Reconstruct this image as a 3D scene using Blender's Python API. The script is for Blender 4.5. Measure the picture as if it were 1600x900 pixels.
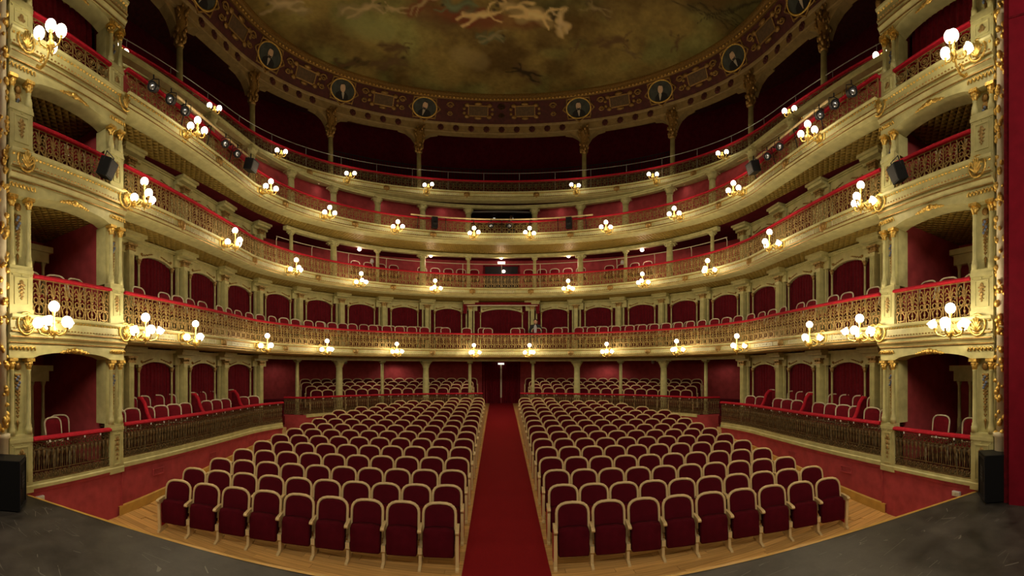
import bpy, math, random
from mathutils import Vector, Matrix
random.seed(7)
PI = math.pi
for _o in list(bpy.data.objects): bpy.data.objects.remove(_o)
C = bpy.context.scene.collection
SC = bpy.context.scene

# ------------------------------------------------------------------ camera
EYE = 2.79            # eye height above the stalls floor; the camera stands on the stage
FPX, VPX, HOR = 640.0, 780.0, 579.0      # cylinder focal length, axis and horizon of the 1600x900 frame
cd = bpy.data.cameras.new('camera'); cam = bpy.data.objects.new('camera', cd); C.objects.link(cam)
cam.location = (-0.10, 0.0, EYE); cam.rotation_euler = (PI/2, 0, 0)
cd.type = 'PANO'; cd.panorama_type = 'CENTRAL_CYLINDRICAL'
cd.central_cylindrical_radius = 1.0
cd.central_cylindrical_range_u_min = (0-VPX)/FPX; cd.central_cylindrical_range_u_max = (1600-VPX)/FPX
cd.central_cylindrical_range_v_min = (HOR-900)/FPX; cd.central_cylindrical_range_v_max = HOR/FPX
cd.clip_start = 0.05; cd.clip_end = 200
SC.camera = cam

# ------------------------------------------------------------------ world, light, exposure
w = bpy.data.worlds.new('world'); SC.world = w; w.use_nodes = True
w.node_tree.nodes['Background'].inputs[0].default_value = (1.0, .8, .55, 1)
w.node_tree.nodes['Background'].inputs[1].default_value = 0.012
SC.view_settings.view_transform = 'Standard'; SC.view_settings.look = 'None'
SC.view_settings.gamma = 1.0; SC.view_settings.use_curve_mapping = False
SC.view_settings.exposure = 0.0
SC.cycles.use_denoising = True
SC.cycles.max_bounces = 5; SC.cycles.diffuse_bounces = 3; SC.cycles.glossy_bounces = 2
SC.cycles.sample_clamp_indirect = 4.0
def area_light(name, loc, target, sx, sy, power, col):
    l = bpy.data.lights.new(name, 'AREA'); l.shape = 'RECTANGLE'; l.size = sx; l.size_y = sy
    l.energy = power; l.color = col
    o = bpy.data.objects.new(name, l); C.objects.link(o); o.location = loc
    o.rotation_euler = (Vector(target)-Vector(loc)).to_track_quat('-Z', 'Y').to_euler()
    return o
# working lights of the stage, hung on a batten above and behind the camera
area_light('stage_work_light', (0, -2.5, 7.9), (0, 9, 1.0), 8.0, .8, 400, (1.0, .86, .66))
LAMP_COL = (1.0, .80, .50)
LAMP_W = {1: 34, 2: 23, 3: 15, 4: 5.5}

# ------------------------------------------------------------------ materials
MATS = {}
def mat(name, col, rough=.6, metal=0.0, nscale=0, namt=0.0, bump=0.0, bscale=40, emit=None, strength=0, spec=.4, sheen=0, col2=None, stretch=None):
    m = bpy.data.materials.new(name); m.use_nodes = True; nt = m.node_tree; b = nt.nodes['Principled BSDF']
    b.inputs['Base Color'].default_value = (*col, 1); b.inputs['Roughness'].default_value = rough
    b.inputs['Metallic'].default_value = metal; b.inputs['Specular IOR Level'].default_value = spec
    if sheen:
        b.inputs['Sheen Weight'].default_value = sheen; b.inputs['Sheen Tint'].default_value = (*[min(1, c*3+.1) for c in col], 1)
    tc = nt.nodes.new('ShaderNodeTexCoord'); src = tc.outputs['Object']
    if stretch:
        mp = nt.nodes.new('ShaderNodeMapping'); mp.inputs['Scale'].default_value = stretch
        nt.links.new(src, mp.inputs[0]); src = mp.outputs[0]
    if nscale:
        n = nt.nodes.new('ShaderNodeTexNoise'); n.inputs['Scale'].default_value = nscale; n.inputs['Detail'].default_value = 5
        nt.links.new(src, n.inputs['Vector'])
        r = nt.nodes.new('ShaderNodeValToRGB'); r.color_ramp.elements[0].position = .3; r.color_ramp.elements[1].position = .72
        lo = [c*(1-namt) for c in col]; hi = list(col2) if col2 else [min(1, c*(1+namt)) for c in col]
        r.color_ramp.elements[0].color = (*lo, 1); r.color_ramp.elements[1].color = (*hi, 1)
        nt.links.new(n.outputs['Fac'], r.inputs[0]); nt.links.new(r.outputs[0], b.inputs['Base Color'])
    if bump:
        n2 = nt.nodes.new('ShaderNodeTexNoise'); n2.inputs['Scale'].default_value = bscale; n2.inputs['Detail'].default_value = 3
        nt.links.new(src, n2.inputs['Vector'])
        bp = nt.nodes.new('ShaderNodeBump'); bp.inputs['Strength'].default_value = bump; bp.inputs['Distance'].default_value = .02
        nt.links.new(n2.outputs['Fac'], bp.inputs['Height']); nt.links.new(bp.outputs[0], b.inputs['Normal'])
    if emit:
        b.inputs['Emission Color'].default_value = (*emit, 1); b.inputs['Emission Strength'].default_value = strength
        m.cycles.emission_sampling = 'NONE'
    MATS[name] = m; return m
mat('cream_shaded', (.30, .205, .075), .55, nscale=6, namt=.2)  # cream of the ring beam, darkened in colour for the dim light up there
mat('wood_gold', (.58, .34, .07), .35, nscale=6, namt=.15)
mat('velvet_chair', (.155, .007, .014), .9, nscale=14, namt=.2, spec=.12)
mat('cream', (.53, .495, .22), .5, nscale=6, namt=.16)
mat('cream_white', (.68, .61, .42), .45, nscale=9, namt=.08)
mat('wood_light', (.68, .51, .25), .38, nscale=7, namt=.18, stretch=(1, 1, .3))
mat('gold', (.78, .52, .13), .34, metal=.85, nscale=30, namt=.3, bump=.4, bscale=60)
mat('gold_dark', (.34, .20, .055), .45, metal=.6, nscale=40, namt=.4)
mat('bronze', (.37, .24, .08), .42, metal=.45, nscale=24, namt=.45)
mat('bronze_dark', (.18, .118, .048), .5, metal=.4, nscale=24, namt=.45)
mat('velvet', (.125, .0055, .011), .9, nscale=14, namt=.3, spec=.12)
mat('side_velvet', (.20, .005, .016), .85, nscale=5, namt=.15, spec=.15)
mat('velvet_seat', (.074, .0028, .008), .95, nscale=9, namt=.15, spec=.1)
mat('velvet_rail', (.40, .008, .022), .8, nscale=16, namt=.2, spec=.2)
mat('carpet', (.26, .009, .012), .95, nscale=160, namt=.35, bump=.5, bscale=300, spec=.1)
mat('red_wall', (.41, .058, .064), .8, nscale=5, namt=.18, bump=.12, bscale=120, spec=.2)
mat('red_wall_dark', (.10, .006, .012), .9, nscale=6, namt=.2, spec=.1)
mat('maroon', (.075, .013, .009), .7, nscale=8, namt=.3)
mat('black_paint', (.006, .006, .006), .7, spec=.15)
mat('black_metal', (.010, .010, .011), .5, spec=.25)
mat('lens', (.35, .36, .38), .12, metal=.7)
mat('dark', (.012, .010, .010), .8)
mat('skin', (.50, .27, .18), .6)
mat('hair', (.03, .02, .015), .6)
mat('jacket', (.02, .02, .025), .8)
mat('shirt', (.42, .42, .46), .8)
mat('plastic_white', (.72, .70, .66), .4)
mat('steel', (.45, .42, .38), .35, metal=.8)
mat('window_glass', (.02, .012, .012), .12, spec=.6)
mat('ceiling_gold', (.37, .255, .045), .5, metal=.35, nscale=8, namt=.2)
mat('globe', (1, .95, .85), .3, emit=(1.0, .90, .70), strength=7.0)
mat('ceiling_globe', (1, .95, .85), .3, emit=(1.0, .80, .66), strength=4.0)
mat('sign_light', (.9, .95, .9), .4, emit=(.95, .95, .85), strength=1.2)
mat('canvas_dark', (.048, .054, .042), .7, nscale=5, namt=.4)
mat('paint_skin', (.66, .45, .27), .7, nscale=30, namt=.2)
mat('paint_white', (.46, .40, .29), .7)
mat('flower_blue', (.18, .22, .33), .6)
mat('plaque_ochre', (.11, .062, .022), .6, nscale=12, namt=.3)
mat('tan_case', (.16, .11, .06), .6)

def pane_mat():
    m = mat('pane_glass', (.9, .9, .9), .03); b = m.node_tree.nodes['Principled BSDF']; b.inputs['Transmission Weight'].default_value = 1.0; b.inputs['IOR'].default_value = 1.05
pane_mat()
def soffit_mat():       # embossed gold leaf squares, relief only
    m = MATS['ceiling_gold']; nt = m.node_tree; b = nt.nodes['Principled BSDF']
    tc = nt.nodes.new('ShaderNodeTexCoord'); mp = nt.nodes.new('ShaderNodeMapping')
    mp.inputs['Rotation'].default_value = (0, 0, PI/4); mp.inputs['Scale'].default_value = (8.0, 8.0, 8.0)
    nt.links.new(tc.outputs['Object'], mp.inputs[0])
    sep = nt.nodes.new('ShaderNodeSeparateXYZ'); nt.links.new(mp.outputs[0], sep.inputs[0])
    outs = []
    for ax in ('X', 'Y'):
        pp = nt.nodes.new('ShaderNodeMath'); pp.operation = 'PINGPONG'; pp.inputs[1].default_value = .5
        nt.links.new(sep.outputs[ax], pp.inputs[0]); outs.append(pp)
    mn = nt.nodes.new('ShaderNodeMath'); mn.operation = 'MINIMUM'
    nt.links.new(outs[0].outputs[0], mn.inputs[0]); nt.links.new(outs[1].outputs[0], mn.inputs[1])
    bp = nt.nodes.new('ShaderNodeBump'); bp.inputs['Strength'].default_value = 1.0; bp.inputs['Distance'].default_value = .11
    nt.links.new(mn.outputs[0], bp.inputs['Height']); nt.links.new(bp.outputs[0], b.inputs['Normal'])
soffit_mat()
def stage_mat():        # black dance floor, worn grey with some gloss reflection painted in, and pale scuffs
    m = mat('stage_black', (.020, .019, .018), .55, spec=.35); nt = m.node_tree; b = nt.nodes['Principled BSDF']
    tc = nt.nodes.new('ShaderNodeTexCoord')
    n = nt.nodes.new('ShaderNodeTexNoise'); n.inputs['Scale'].default_value = 1.6; n.inputs['Detail'].default_value = 9; n.inputs['Roughness'].default_value = .7
    nt.links.new(tc.outputs['Object'], n.inputs['Vector'])
    r = nt.nodes.new('ShaderNodeValToRGB'); e = r.color_ramp.elements
    e[0].position = .35; e[0].color = (.014, .012, .010, 1); e[1].position = .75; e[1].color = (.095, .084, .072, 1)
    nt.links.new(n.outputs['Fac'], r.inputs[0])
    mp = nt.nodes.new('ShaderNodeMapping'); mp.inputs['Scale'].default_value = (.8, 5, 1); mp.inputs['Rotation'].default_value = (0, 0, .7)
    nt.links.new(tc.outputs['Object'], mp.inputs[0])
    v = nt.nodes.new('ShaderNodeTexVoronoi'); v.feature = 'DISTANCE_TO_EDGE'; v.inputs['Scale'].default_value = 1.1
    nt.links.new(mp.outputs[0], v.inputs['Vector'])
    lt = nt.nodes.new('ShaderNodeMath'); lt.operation = 'LESS_THAN'; lt.inputs[1].default_value = .008
    nt.links.new(v.outputs['Distance'], lt.inputs[0])
    n2 = nt.nodes.new('ShaderNodeTexNoise'); n2.inputs['Scale'].default_value = 3; nt.links.new(tc.outputs['Object'], n2.inputs['Vector'])
    gt = nt.nodes.new('ShaderNodeMath'); gt.operation = 'GREATER_THAN'; gt.inputs[1].default_value = .58; nt.links.new(n2.outputs['Fac'], gt.inputs[0])
    mu = nt.nodes.new('ShaderNodeMath'); mu.operation = 'MULTIPLY'; nt.links.new(lt.outputs[0], mu.inputs[0]); nt.links.new(gt.outputs[0], mu.inputs[1])
    mx = nt.nodes.new('ShaderNodeMixRGB'); mx.inputs[2].default_value = (.16, .15, .13, 1)
    nt.links.new(mu.outputs[0], mx.inputs[0]); nt.links.new(r.outputs[0], mx.inputs[1]); nt.links.new(mx.outputs[0], b.inputs['Base Color'])
    rr = nt.nodes.new('ShaderNodeMapRange'); rr.inputs[3].default_value = .3; rr.inputs[4].default_value = .6
    nt.links.new(n.outputs['Fac'], rr.inputs[0]); nt.links.new(rr.outputs[0], b.inputs['Roughness'])
stage_mat()
def plank_mat():
    m = mat('plank_wood', (.60, .325, .095), .33, nscale=5, namt=.25, stretch=(.35, 6, 1), col2=(.80, .48, .16)); nt = m.node_tree
    b = nt.nodes['Principled BSDF']; oi = nt.nodes.new('ShaderNodeObjectInfo')
    hs = nt.nodes.new('ShaderNodeHueSaturation'); mr = nt.nodes.new('ShaderNodeMapRange'); mr.inputs[3].default_value = .8; mr.inputs[4].default_value = 1.18
    nt.links.new(oi.outputs['Random'], mr.inputs[0]); nt.links.new(mr.outputs[0], hs.inputs['Value'])
    l = b.inputs['Base Color'].links[0]; s = l.from_socket; nt.links.new(s, hs.inputs['Color']); nt.links.new(hs.outputs[0], b.inputs['Base Color'])
plank_mat()

# ------------------------------------------------------------------ mesh helpers
class MB:
    def __init__(s): s.v = []; s.f = []; s.sm = []
    def add(s, vs, fs, smooth=False, M=None):
        b = len(s.v)
        if M is not None: vs = [tuple(M @ Vector(p)) for p in vs]
        s.v += [tuple(p) for p in vs]; s.f += [tuple(b+i for i in f) for f in fs]; s.sm += [smooth]*len(fs); return s
    def box(s, c, d, M=None):
        x, y, z = c; a, b, e = d[0]/2, d[1]/2, d[2]/2
        vs = [(x-a, y-b, z-e), (x+a, y-b, z-e), (x+a, y+b, z-e), (x-a, y+b, z-e), (x-a, y-b, z+e), (x+a, y-b, z+e), (x+a, y+b, z+e), (x-a, y+b, z+e)]
        return s.add(vs, [(3, 2, 1, 0), (4, 5, 6, 7), (0, 1, 5, 4), (1, 2, 6, 5), (2, 3, 7, 6), (3, 0, 4, 7)], M=M)
    def bar(s, x0, x1, y0, y1, z0, z1, M=None):
        return s.box(((x0+x1)/2, (y0+y1)/2, (z0+z1)/2), (x1-x0, y1-y0, z1-z0), M)
    def tube(s, pts, r, n=6, closed=False, M=None, cap=True):
        P = [Vector(p) for p in pts]; m = len(P); rr = r if isinstance(r, (list, tuple)) else [r]*m
        vs = []; up = None
        for i in range(m):
            if closed: t = P[(i+1) % m]-P[i-1]
            else: t = P[min(i+1, m-1)]-P[max(i-1, 0)]
            t.normalize()
            if up is None:
                up = Vector((0, 0, 1)) if abs(t.z) < .9 else Vector((0, 1, 0))
            a = up-t*up.dot(t)
            if a.length < 1e-4: a = Vector((1, 0, 0))-t*t.x
            a.normalize(); b = t.cross(a); up = a
            for k in range(n):
                q = 2*PI*(k+.5)/n; vs.append(P[i]+(a*math.cos(q)+b*math.sin(q))*rr[i])
        fs = []
        for i in range(m if closed else m-1):
            j = (i+1) % m
            for k in range(n):
                l = (k+1) % n; fs.append((i*n+k, i*n+l, j*n+l, j*n+k))
        if cap and not closed: fs += [tuple(range(n-1, -1, -1)), tuple((m-1)*n+k for k in range(n))]
        return s.add(vs, fs, n > 4, M)
    def lathe(s, prof, n=10, M=None, smooth=True):
        vs = []; fs = []
        for r, z in prof:
            for k in range(n):
                q = 2*PI*k/n; vs.append((r*math.cos(q), r*math.sin(q), z))
        m = len(prof)
        for i in range(m-1):
            for k in range(n):
                l = (k+1) % n; fs.append((i*n+k, i*n+l, (i+1)*n+l, (i+1)*n+k))
        if prof[0][0] > 1e-4: fs.append(tuple(range(n-1, -1, -1)))
        if prof[-1][0] > 1e-4: fs.append(tuple((m-1)*n+k for k in range(n)))
        return s.add(vs, fs, smooth, M)
    def sphere(s, c, r, n=10, m=7, sc=(1, 1, 1), M=None):
        prof = [(max(1e-5, r*math.sin(PI*i/m)), -r*math.cos(PI*i/m)) for i in range(m+1)]
        T = Matrix.Translation(c) @ Matrix.Diagonal((*sc, 1))
        return s.lathe(prof, n, (M @ T) if M is not None else T)
    def prism(s, out, y0, y1, M=None):       # outline in x,z (counter-clockwise seen from -y), extruded along y
        n = len(out); vs = [(x, y0, z) for x, z in out]+[(x, y1, z) for x, z in out]
        fs = [tuple(range(n)), tuple(range(2*n-1, n-1, -1))]+[((i+1) % n, i, n+i, n+(i+1) % n) for i in range(n)]
        return s.add(vs, fs, False, M)
    def pad(s, out, yb, yf, ins, M=None, shear=0):   # upholstered pad: outline in x,z, crowned towards +y
        n = len(out); cx = sum(p[0] for p in out)/n; cz = sum(p[1] for p in out)/n
        def ring(y, k): return [(cx+(x-cx)*k, y+shear*z, cz+(z-cz)*k) for x, z in out]
        ls = [ring(yb, 1), ring(yb+(yf-yb)*.55, 1), ring(yb+(yf-yb)*.9, 1-ins*.5), ring(yf, 1-ins*1.5)]
        vs = [p for l in ls for p in l]; fs = [tuple(range(n))]
        for j in range(3):
            fs += [(j*n+(i+1) % n, j*n+i, (j+1)*n+i, (j+1)*n+(i+1) % n) for i in range(n)]
        fs.append(tuple(4*n-1-i for i in range(n)))
        return s.add(vs, fs, True, M)
    def mesh(s, name, m):
        me = bpy.data.meshes.new(name); me.from_pydata(s.v, [], s.f)
        me.polygons.foreach_set('use_smooth', s.sm); me.materials.append(MATS[m]); me.update(); return me

def O(name, me, parent=None, M=None, kind=None):
    o = bpy.data.objects.new(name, me); C.objects.link(o)
    if parent is not None: o.parent = parent
    if M is not None: o.matrix_basis = M
    if kind: o['kind'] = kind
    return o
def tag(o, label, cat, group=None, kind=None):
    o['label'] = label; o['category'] = cat
    if group: o['group'] = group
    if kind: o['kind'] = kind
    return o
def thing(name, label, cat, M=None, group=None, kind=None):
    o = O(name, None, None, M); o.empty_display_size = .1
    return tag(o, label, cat, group, kind)
def T(x, y, z): return Matrix.Translation((x, y, z))
def RZ(a): return Matrix.Rotation(a, 4, 'Z')
def RX(a): return Matrix.Rotation(a, 4, 'X')
def RY(a): return Matrix.Rotation(a, 4, 'Y')
def S(x, y, z): return Matrix.Diagonal((x, y, z, 1))
ORD = 'first second third fourth fifth sixth seventh eighth ninth tenth eleventh twelfth thirteenth fourteenth fifteenth sixteenth seventeenth eighteenth nineteenth twentieth'.split()
SIDE = {-1: 'left', 1: 'right'}

class Path:           # plan of a horseshoe: straight flank, half ellipse round the back, straight flank; s = 0 at the back
    def __init__(s, a, b, c, xe, ye, n=160):
        p = [(-xe+(-a+xe)*i/40, ye+(c-ye)*i/40) for i in range(40)]
        p += [(-a*math.cos(PI*i/n), c+b*math.sin(PI*i/n)) for i in range(n+1)]
        p += [(a-(a-xe)*i/40, c-(c-ye)*i/40) for i in range(1, 41)]
        s.p = p; L = [0]
        for i in range(1, len(p)): L.append(L[-1]+math.dist(p[i], p[i-1]))
        s.h = L[-1]/2; s.L = [l-s.h for l in L]
    def at(s, u, off=0.0):        # point moved off metres towards the middle of the room, and the tangent
        L = s.L; lo, hi = 0, len(L)-1
        while hi-lo > 1:
            m = (lo+hi)//2
            if L[m] <= u: lo = m
            else: hi = m
        d = L[hi]-L[lo]; k = (u-L[lo])/d; a, b = s.p[lo], s.p[hi]; t = ((b[0]-a[0])/d, (b[1]-a[1])/d)
        return (a[0]+(b[0]-a[0])*k+t[1]*off, a[1]+(b[1]-a[1])*k-t[0]*off), t
    def M(s, u, off=0.0, z=0.0):  # frame: y points to the middle of the room, z up
        p, t = s.at(u, off)
        return Matrix(((-t[0], t[1], 0, p[0]), (-t[1], -t[0], 0, p[1]), (0, 0, 1, z), (0, 0, 0, 1)))
    def find_y(s, y):             # s on the right flank or curve where the path has this y
        lo, hi = 0.0, s.h
        for _ in range(40):
            m = (lo+hi)/2
            if s.at(m)[0][1] > y: lo = m
            else: hi = m
        return lo
def frange(a, b, step):
    n = max(1, int(math.ceil((b-a)/step))); return [a+(b-a)*i/n for i in range(n+1)]
def sweep(P, s0, s1, prof, step=.35, closed=False, zf=None, mb=None):   # profile of (offset inwards, z) swept along a plan
    mb = mb or MB(); ss = frange(s0, s1, step); n = len(prof); vs = []; fs = []
    for u in ss:
        for off, z in prof:
            p, _ = P.at(u, off); vs.append((p[0], p[1], z if zf is None else zf(p, z)))
    m = n if closed else n-1
    for i in range(len(ss)-1):
        for k in range(m):
            l = (k+1) % n; fs.append((i*n+k, (i+1)*n+k, (i+1)*n+l, i*n+l))
    if closed:
        fs.append(tuple(range(n-1, -1, -1))); fs.append(tuple((len(ss)-1)*n+k for k in range(n)))
    return mb.add(vs, fs)
def strip(PA, PB, z0, z1, offA=0, offB=0, n=90, f0=-1, f1=1):           # surface between two plans
    vs = []; fs = []
    for i in range(n+1):
        f = f0+(f1-f0)*i/n
        a = PA.at(f*PA.h*.9999, offA)[0]; b = PB.at(f*PB.h*.9999, offB)[0]
        vs += [(a[0], a[1], z0), (b[0], b[1], z1)]
    for i in range(n): fs.append((2*i, 2*i+1, 2*i+3, 2*i+2))
    return MB().add(vs, fs)
F1 = Path(7, 7, 10, 6.4, 4.8)            # fronts of the ground, first and second tiers
F3 = Path(6.7, 6.4, 9.5, 6.3, 4.8)       # third tier, a little further forward
F4 = Path(7.85, 7, 10, 8.1, 4.4)         # top gallery, set back
WP = Path(8.05, 8.05, 10.4, 7.45, 4.8)   # pillared wall behind the boxes
GA = Path(7.35, 7.35, 10.2, 7.3, 4.8)    # gallery columns
WB = Path(11.2, 11.3, 10.3, 11.2, 4.8)   # back wall under the balcony

# ================================================================== the setting
def fz(x, y):                         # raked stalls floor
    k = (math.hypot(x, y+10.5)-16.3)/.775
    tb = [(-9, 0), (0, 0), (1, .04), (2, .096), (4, .23), (7, .385), (10, .555), (14, .79), (20.4, 1.07), (40, 1.3)]
    for (a, za), (b, zb) in zip(tb, tb[1:]):
        if k <= b: return za+(zb-za)*(k-a)/(b-a)
    return 1.3
STAGE_Z = .82
def stage_y(x): return 3.66-.028*x*x

class Line:                           # straight front of the boxes beside the stage, same interface as Path
    def __init__(s, a, b):
        s.a, s.b = a, b; s.len = math.dist(a, b); s.t = ((b[0]-a[0])/s.len, (b[1]-a[1])/s.len)
    def at(s, u, off=0.0):
        return (s.a[0]+s.t[0]*u+s.t[1]*off, s.a[1]+s.t[1]*u-s.t[0]*off), s.t
    M = Path.M
LB = math.dist((6.0, 2.3), (6.4, 4.8))
BL = {-1: Line((-6.0, 2.3), (-6.4, 4.8)), 1: Line((6.4, 4.8), (6.0, 2.3))}
def bu(sd, v): return LB-v if sd < 0 else v          # v: metres from the pier furthest from the stage
PIERS = [(0.0, .375), (2.085, 2.532)]

# --- stalls floor with its boards
mb = MB(); vs = []; fs = []
nx, ny = 40, 70
for j in range(ny+1):
    y = 2.2+21.5*j/ny
    for i in range(nx+1):
        x = -11.5+23*i/nx; vs.append((x, y, fz(x, y)-(.016 if y < 7.25 else .0)))
for j in range(ny):
    for i in range(nx): fs.append((j*(nx+1)+i, j*(nx+1)+i+1, (j+1)*(nx+1)+i+1, (j+1)*(nx+1)+i))
floor = O('floor', mb.add(vs, fs).mesh('floor', 'plank_wood')); tag(floor, 'raked stalls floor of yellow brown boards', 'floor', kind='structure')
pm = MB().bar(-.5, .5, -.0635, .0635, -.014, 0).mesh('floorboard', 'plank_wood')
for j in range(24):
    y = 4.2+.13*j; x = -6.6-random.random()*1.5
    while x < 6.6:
        l = random.uniform(1.3, 2.3); cx = x+l/2
        if -6.9 < cx < 6.9:
            z = fz(cx, y); a = math.atan((fz(cx, y+.05)-fz(cx, y-.05))/.1)
            b = math.atan((fz(cx+.3, y)-fz(cx-.3, y))/.6)
            O('floorboard', pm, floor, T(cx, y, z) @ RX(a) @ RY(-b) @ S(l-.006, 1, 1))
        x += l
# --- aisle carpet
vs = []; fs = []; n = 90
for j in range(n+1):
    y = 3.75+17.8*j/n
    for x in (-.61, .61):
        z = fz(x, y)+.012; vs += [(x, y, z), (x, y, z-.014)]
for j in range(n):
    a = 4*j; fs += [(a, a+2, a+6, a+4), (a, a+4, a+5, a+1), (a+2, a+3, a+7, a+6)]
tag(O('aisle_carpet', MB().add(vs, fs).mesh('aisle_carpet', 'carpet')), 'long red carpet running up the centre aisle to the door', 'carpet')
# --- stage
vs = [(-7.5, -4, STAGE_Z), (7.5, -4, STAGE_Z)]; xs = [7.5-15*i/60 for i in range(61)]
vs += [(x, stage_y(x), STAGE_Z) for x in xs]; m = len(vs)
vs += [(x, stage_y(x), -.1) for x in xs]
fs = [tuple(range(m))]
st = O('stage_floor', MB().add(vs[:m], fs).mesh('stage_floor', 'stage_black')); tag(st, 'scuffed black stage floor with a curved front edge', 'stage', kind='structure')
mb = MB(); lip = []; fs = []
for x in xs:
    y = stage_y(x); lip += [(x, y-.035, STAGE_Z+.004), (x, y+.015, STAGE_Z+.004), (x, y+.015, STAGE_Z-.05), (x, y, STAGE_Z-.05), (x, y, -.1)]
for i in range(60):
    for k in range(2): fs.append((5*i+k, 5*i+5+k, 5*i+6+k, 5*i+1+k))
O('wooden_lip', mb.add(lip, fs).mesh('wooden_lip', 'wood_gold'), st)
mb = MB(); fs = [(5*i+3, 5*i+8, 5*i+9, 5*i+4) for i in range(60)]
O('apron_wall', mb.add(lip, fs).mesh('apron_wall', 'black_paint'), st)

# --- ground tier side walls, band, skirting, vents
S0 = F1.find_y(11.5)                   # where the side boxes end and the steps begin
def span(sd, a, b): return (-b, -a) if sd < 0 else (a, b)
def vent_mesh():
    f = MB(); f.bar(-.17, .17, 0, .02, -.07, -.05).bar(-.17, .17, 0, .02, .05, .07).bar(-.17, -.15, 0, .02, -.05, .05).bar(.15, .17, 0, .02, -.05, .05)
    return f.mesh('vent_frame', 'red_wall'), MB().bar(-.15, .15, 0, .012, -.008, .008).mesh('vent_slat', 'red_wall')
VF, VS = vent_mesh()
for sd in (-1, 1):
    nm = SIDE[sd]; s0, s1 = span(sd, S0, F1.h-.001); L = BL[sd]
    wl = O('wall_'+nm, sweep(F1, s0, s1, [(0, -.1), (0, .93)]).mesh('wall', 'red_wall'))
    tag(wl, f'red wall below the ground tier boxes on the {nm} of the stalls', 'wall', kind='structure')
    O('wall_moulding', sweep(F1, s0, s1, [(0, .86), (.022, .865), (.022, .89), (.035, .9), (.035, .93), (0, .93)]).mesh('wall_moulding', 'red_wall'), wl)
    O('cream_band', sweep(F1, s0, s1, [(-.3, .93), (.05, .93), (.05, 1.0), (.03, 1.02), (.03, 1.1), (-.3, 1.1)], closed=True).mesh('cream_band', 'cream'), wl)
    bw = sweep(L, 0, LB, [(0, -.1), (0, .9)], step=1)
    O('wall_panel', bw.mesh('wall_panel', 'red_wall'), wl)
    O('wall_moulding', sweep(L, 0, LB, [(0, .83), (.022, .835), (.022, .86), (.035, .87), (.035, .9), (0, .9)], step=1).mesh('wall_moulding', 'red_wall'), wl)
    O('corner_bead', MB().bar(-.012, .012, 0, .02, -.1, .9).mesh('corner_bead', 'red_wall'), wl, L.M(bu(sd, .02)))
    O('cream_band', sweep(L, 0, LB, [(-.3, .9), (.05, .9), (.05, .95), (.03, .97), (.03, 1.0), (-.3, 1.0)], step=1, closed=True).mesh('cream_band', 'cream'), wl)
    bb = O('baseboard_'+nm, sweep(F1, s0, s1, [(0, 0), (.03, 0), (.03, .17), (.015, .19), (0, .19)], zf=lambda p, z: fz(*p)+z).mesh('baseboard', 'wood_gold'))
    tag(bb, f'yellow wooden skirting along the {nm} red wall', 'skirting', kind='structure')
    O('baseboard_return', sweep(L, *((bu(sd, .12), bu(sd, 0)) if sd < 0 else (bu(sd, 0), bu(sd, .12))), [(0, 0), (.035, 0), (.035, .19), (0, .19)], step=.2).mesh('baseboard_return', 'wood_gold'), bb)
    for i, d in enumerate((1.05, 3.1, 5.3)):
        v = thing('wall_vent', f'{ORD[i]} low red grille from the stage on the {nm} red wall', 'vent', F1.M(sd*(F1.h-d), .002, .66), 'wall vents')
        O('frame', VF, v)
        for q in range(4): O('slat', VS, v, T(0, 0, -.036+.024*q))
    sk = thing('wall_socket', f'white plastic socket box on the red wall by the {nm} stage edge', 'socket', L.M(bu(sd, 1.95 if sd < 0 else 1.8), .0, .72))
    O('socket_body', MB().bar(-.075, .075, 0, .05, -.04, .04).mesh('socket_body', 'plastic_white'), sk)
    for q in (-1, 1): O('socket_lid', MB().bar(-.03, .03, .05, .058, -.028, .028).mesh('socket_lid', 'cream_white'), sk, T(q*.035, 0, 0))

# --- tier slabs: floors, soffits, walls
def struct(name, mbo, m, label, cat): return tag(O(name, mbo.mesh(name, m)), label, cat, kind='structure')
struct('ceiling_under_first_tier', strip(F1, WB, 3.33, 3.36, -.12), 'ceiling_gold', 'gilded underside of the first tier', 'ceiling')
struct('ceiling_under_second_tier', strip(F1, WP, 5.86, 5.86, -.12, -.3), 'ceiling_gold', 'embossed gold underside of the second tier', 'ceiling')
struct('ceiling_under_third_tier', strip(F3, GA, 7.76, 7.77, -.12, 0), 'ceiling_gold', 'embossed gold underside of the third tier', 'ceiling')
struct('ceiling_second_tier_gallery', strip(GA, WB, 7.77, 7.80), 'red_wall_dark', 'dark red ceiling of the second tier gallery', 'ceiling')
struct('ceiling_under_top_gallery', strip(F4, WB, 9.86, 9.88, -.12), 'maroon', 'dark underside of the top gallery', 'ceiling')
struct('floor_first_tier', strip(F1, WP, 3.62, 3.62, -.1, -.3), 'red_wall_dark', 'floor of the first tier boxes', 'floor')
struct('floor_second_tier', strip(F1, WB, 6.15, 6.15, -.1), 'red_wall_dark', 'floor of the second tier gallery', 'floor')
struct('floor_third_tier', strip(F3, WB, 8.02, 8.02, -.1), 'red_wall_dark', 'floor of the third tier gallery', 'floor')
struct('floor_top_gallery', strip(F4, WB, 10.12, 10.12, -.1), 'red_wall_dark', 'floor of the top gallery', 'floor')
PS = [1.42+1.99*k for k in range(9)]              # pillars along WP, from the back centre outwards
W2 = Path(8.9, 8.35, 10.3, 8.9, 4.8); W3 = Path(7.8, 7.75, 10.2, 7.75, 4.8); W4 = Path(10.4, 9.6, 10, 10.4, 3.2)
def wallstrip(P, s0, s1, z0, z1): return sweep(P, s0, s1, [(0, z0), (0, z1)], step=.5)
DW = .93                                          # half width of the centre door
struct('wall_back', wallstrip(WB, -14.5, 14.5, .6, 3.37), 'red_wall', 'red back wall behind the rear stalls seats', 'wall')
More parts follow.
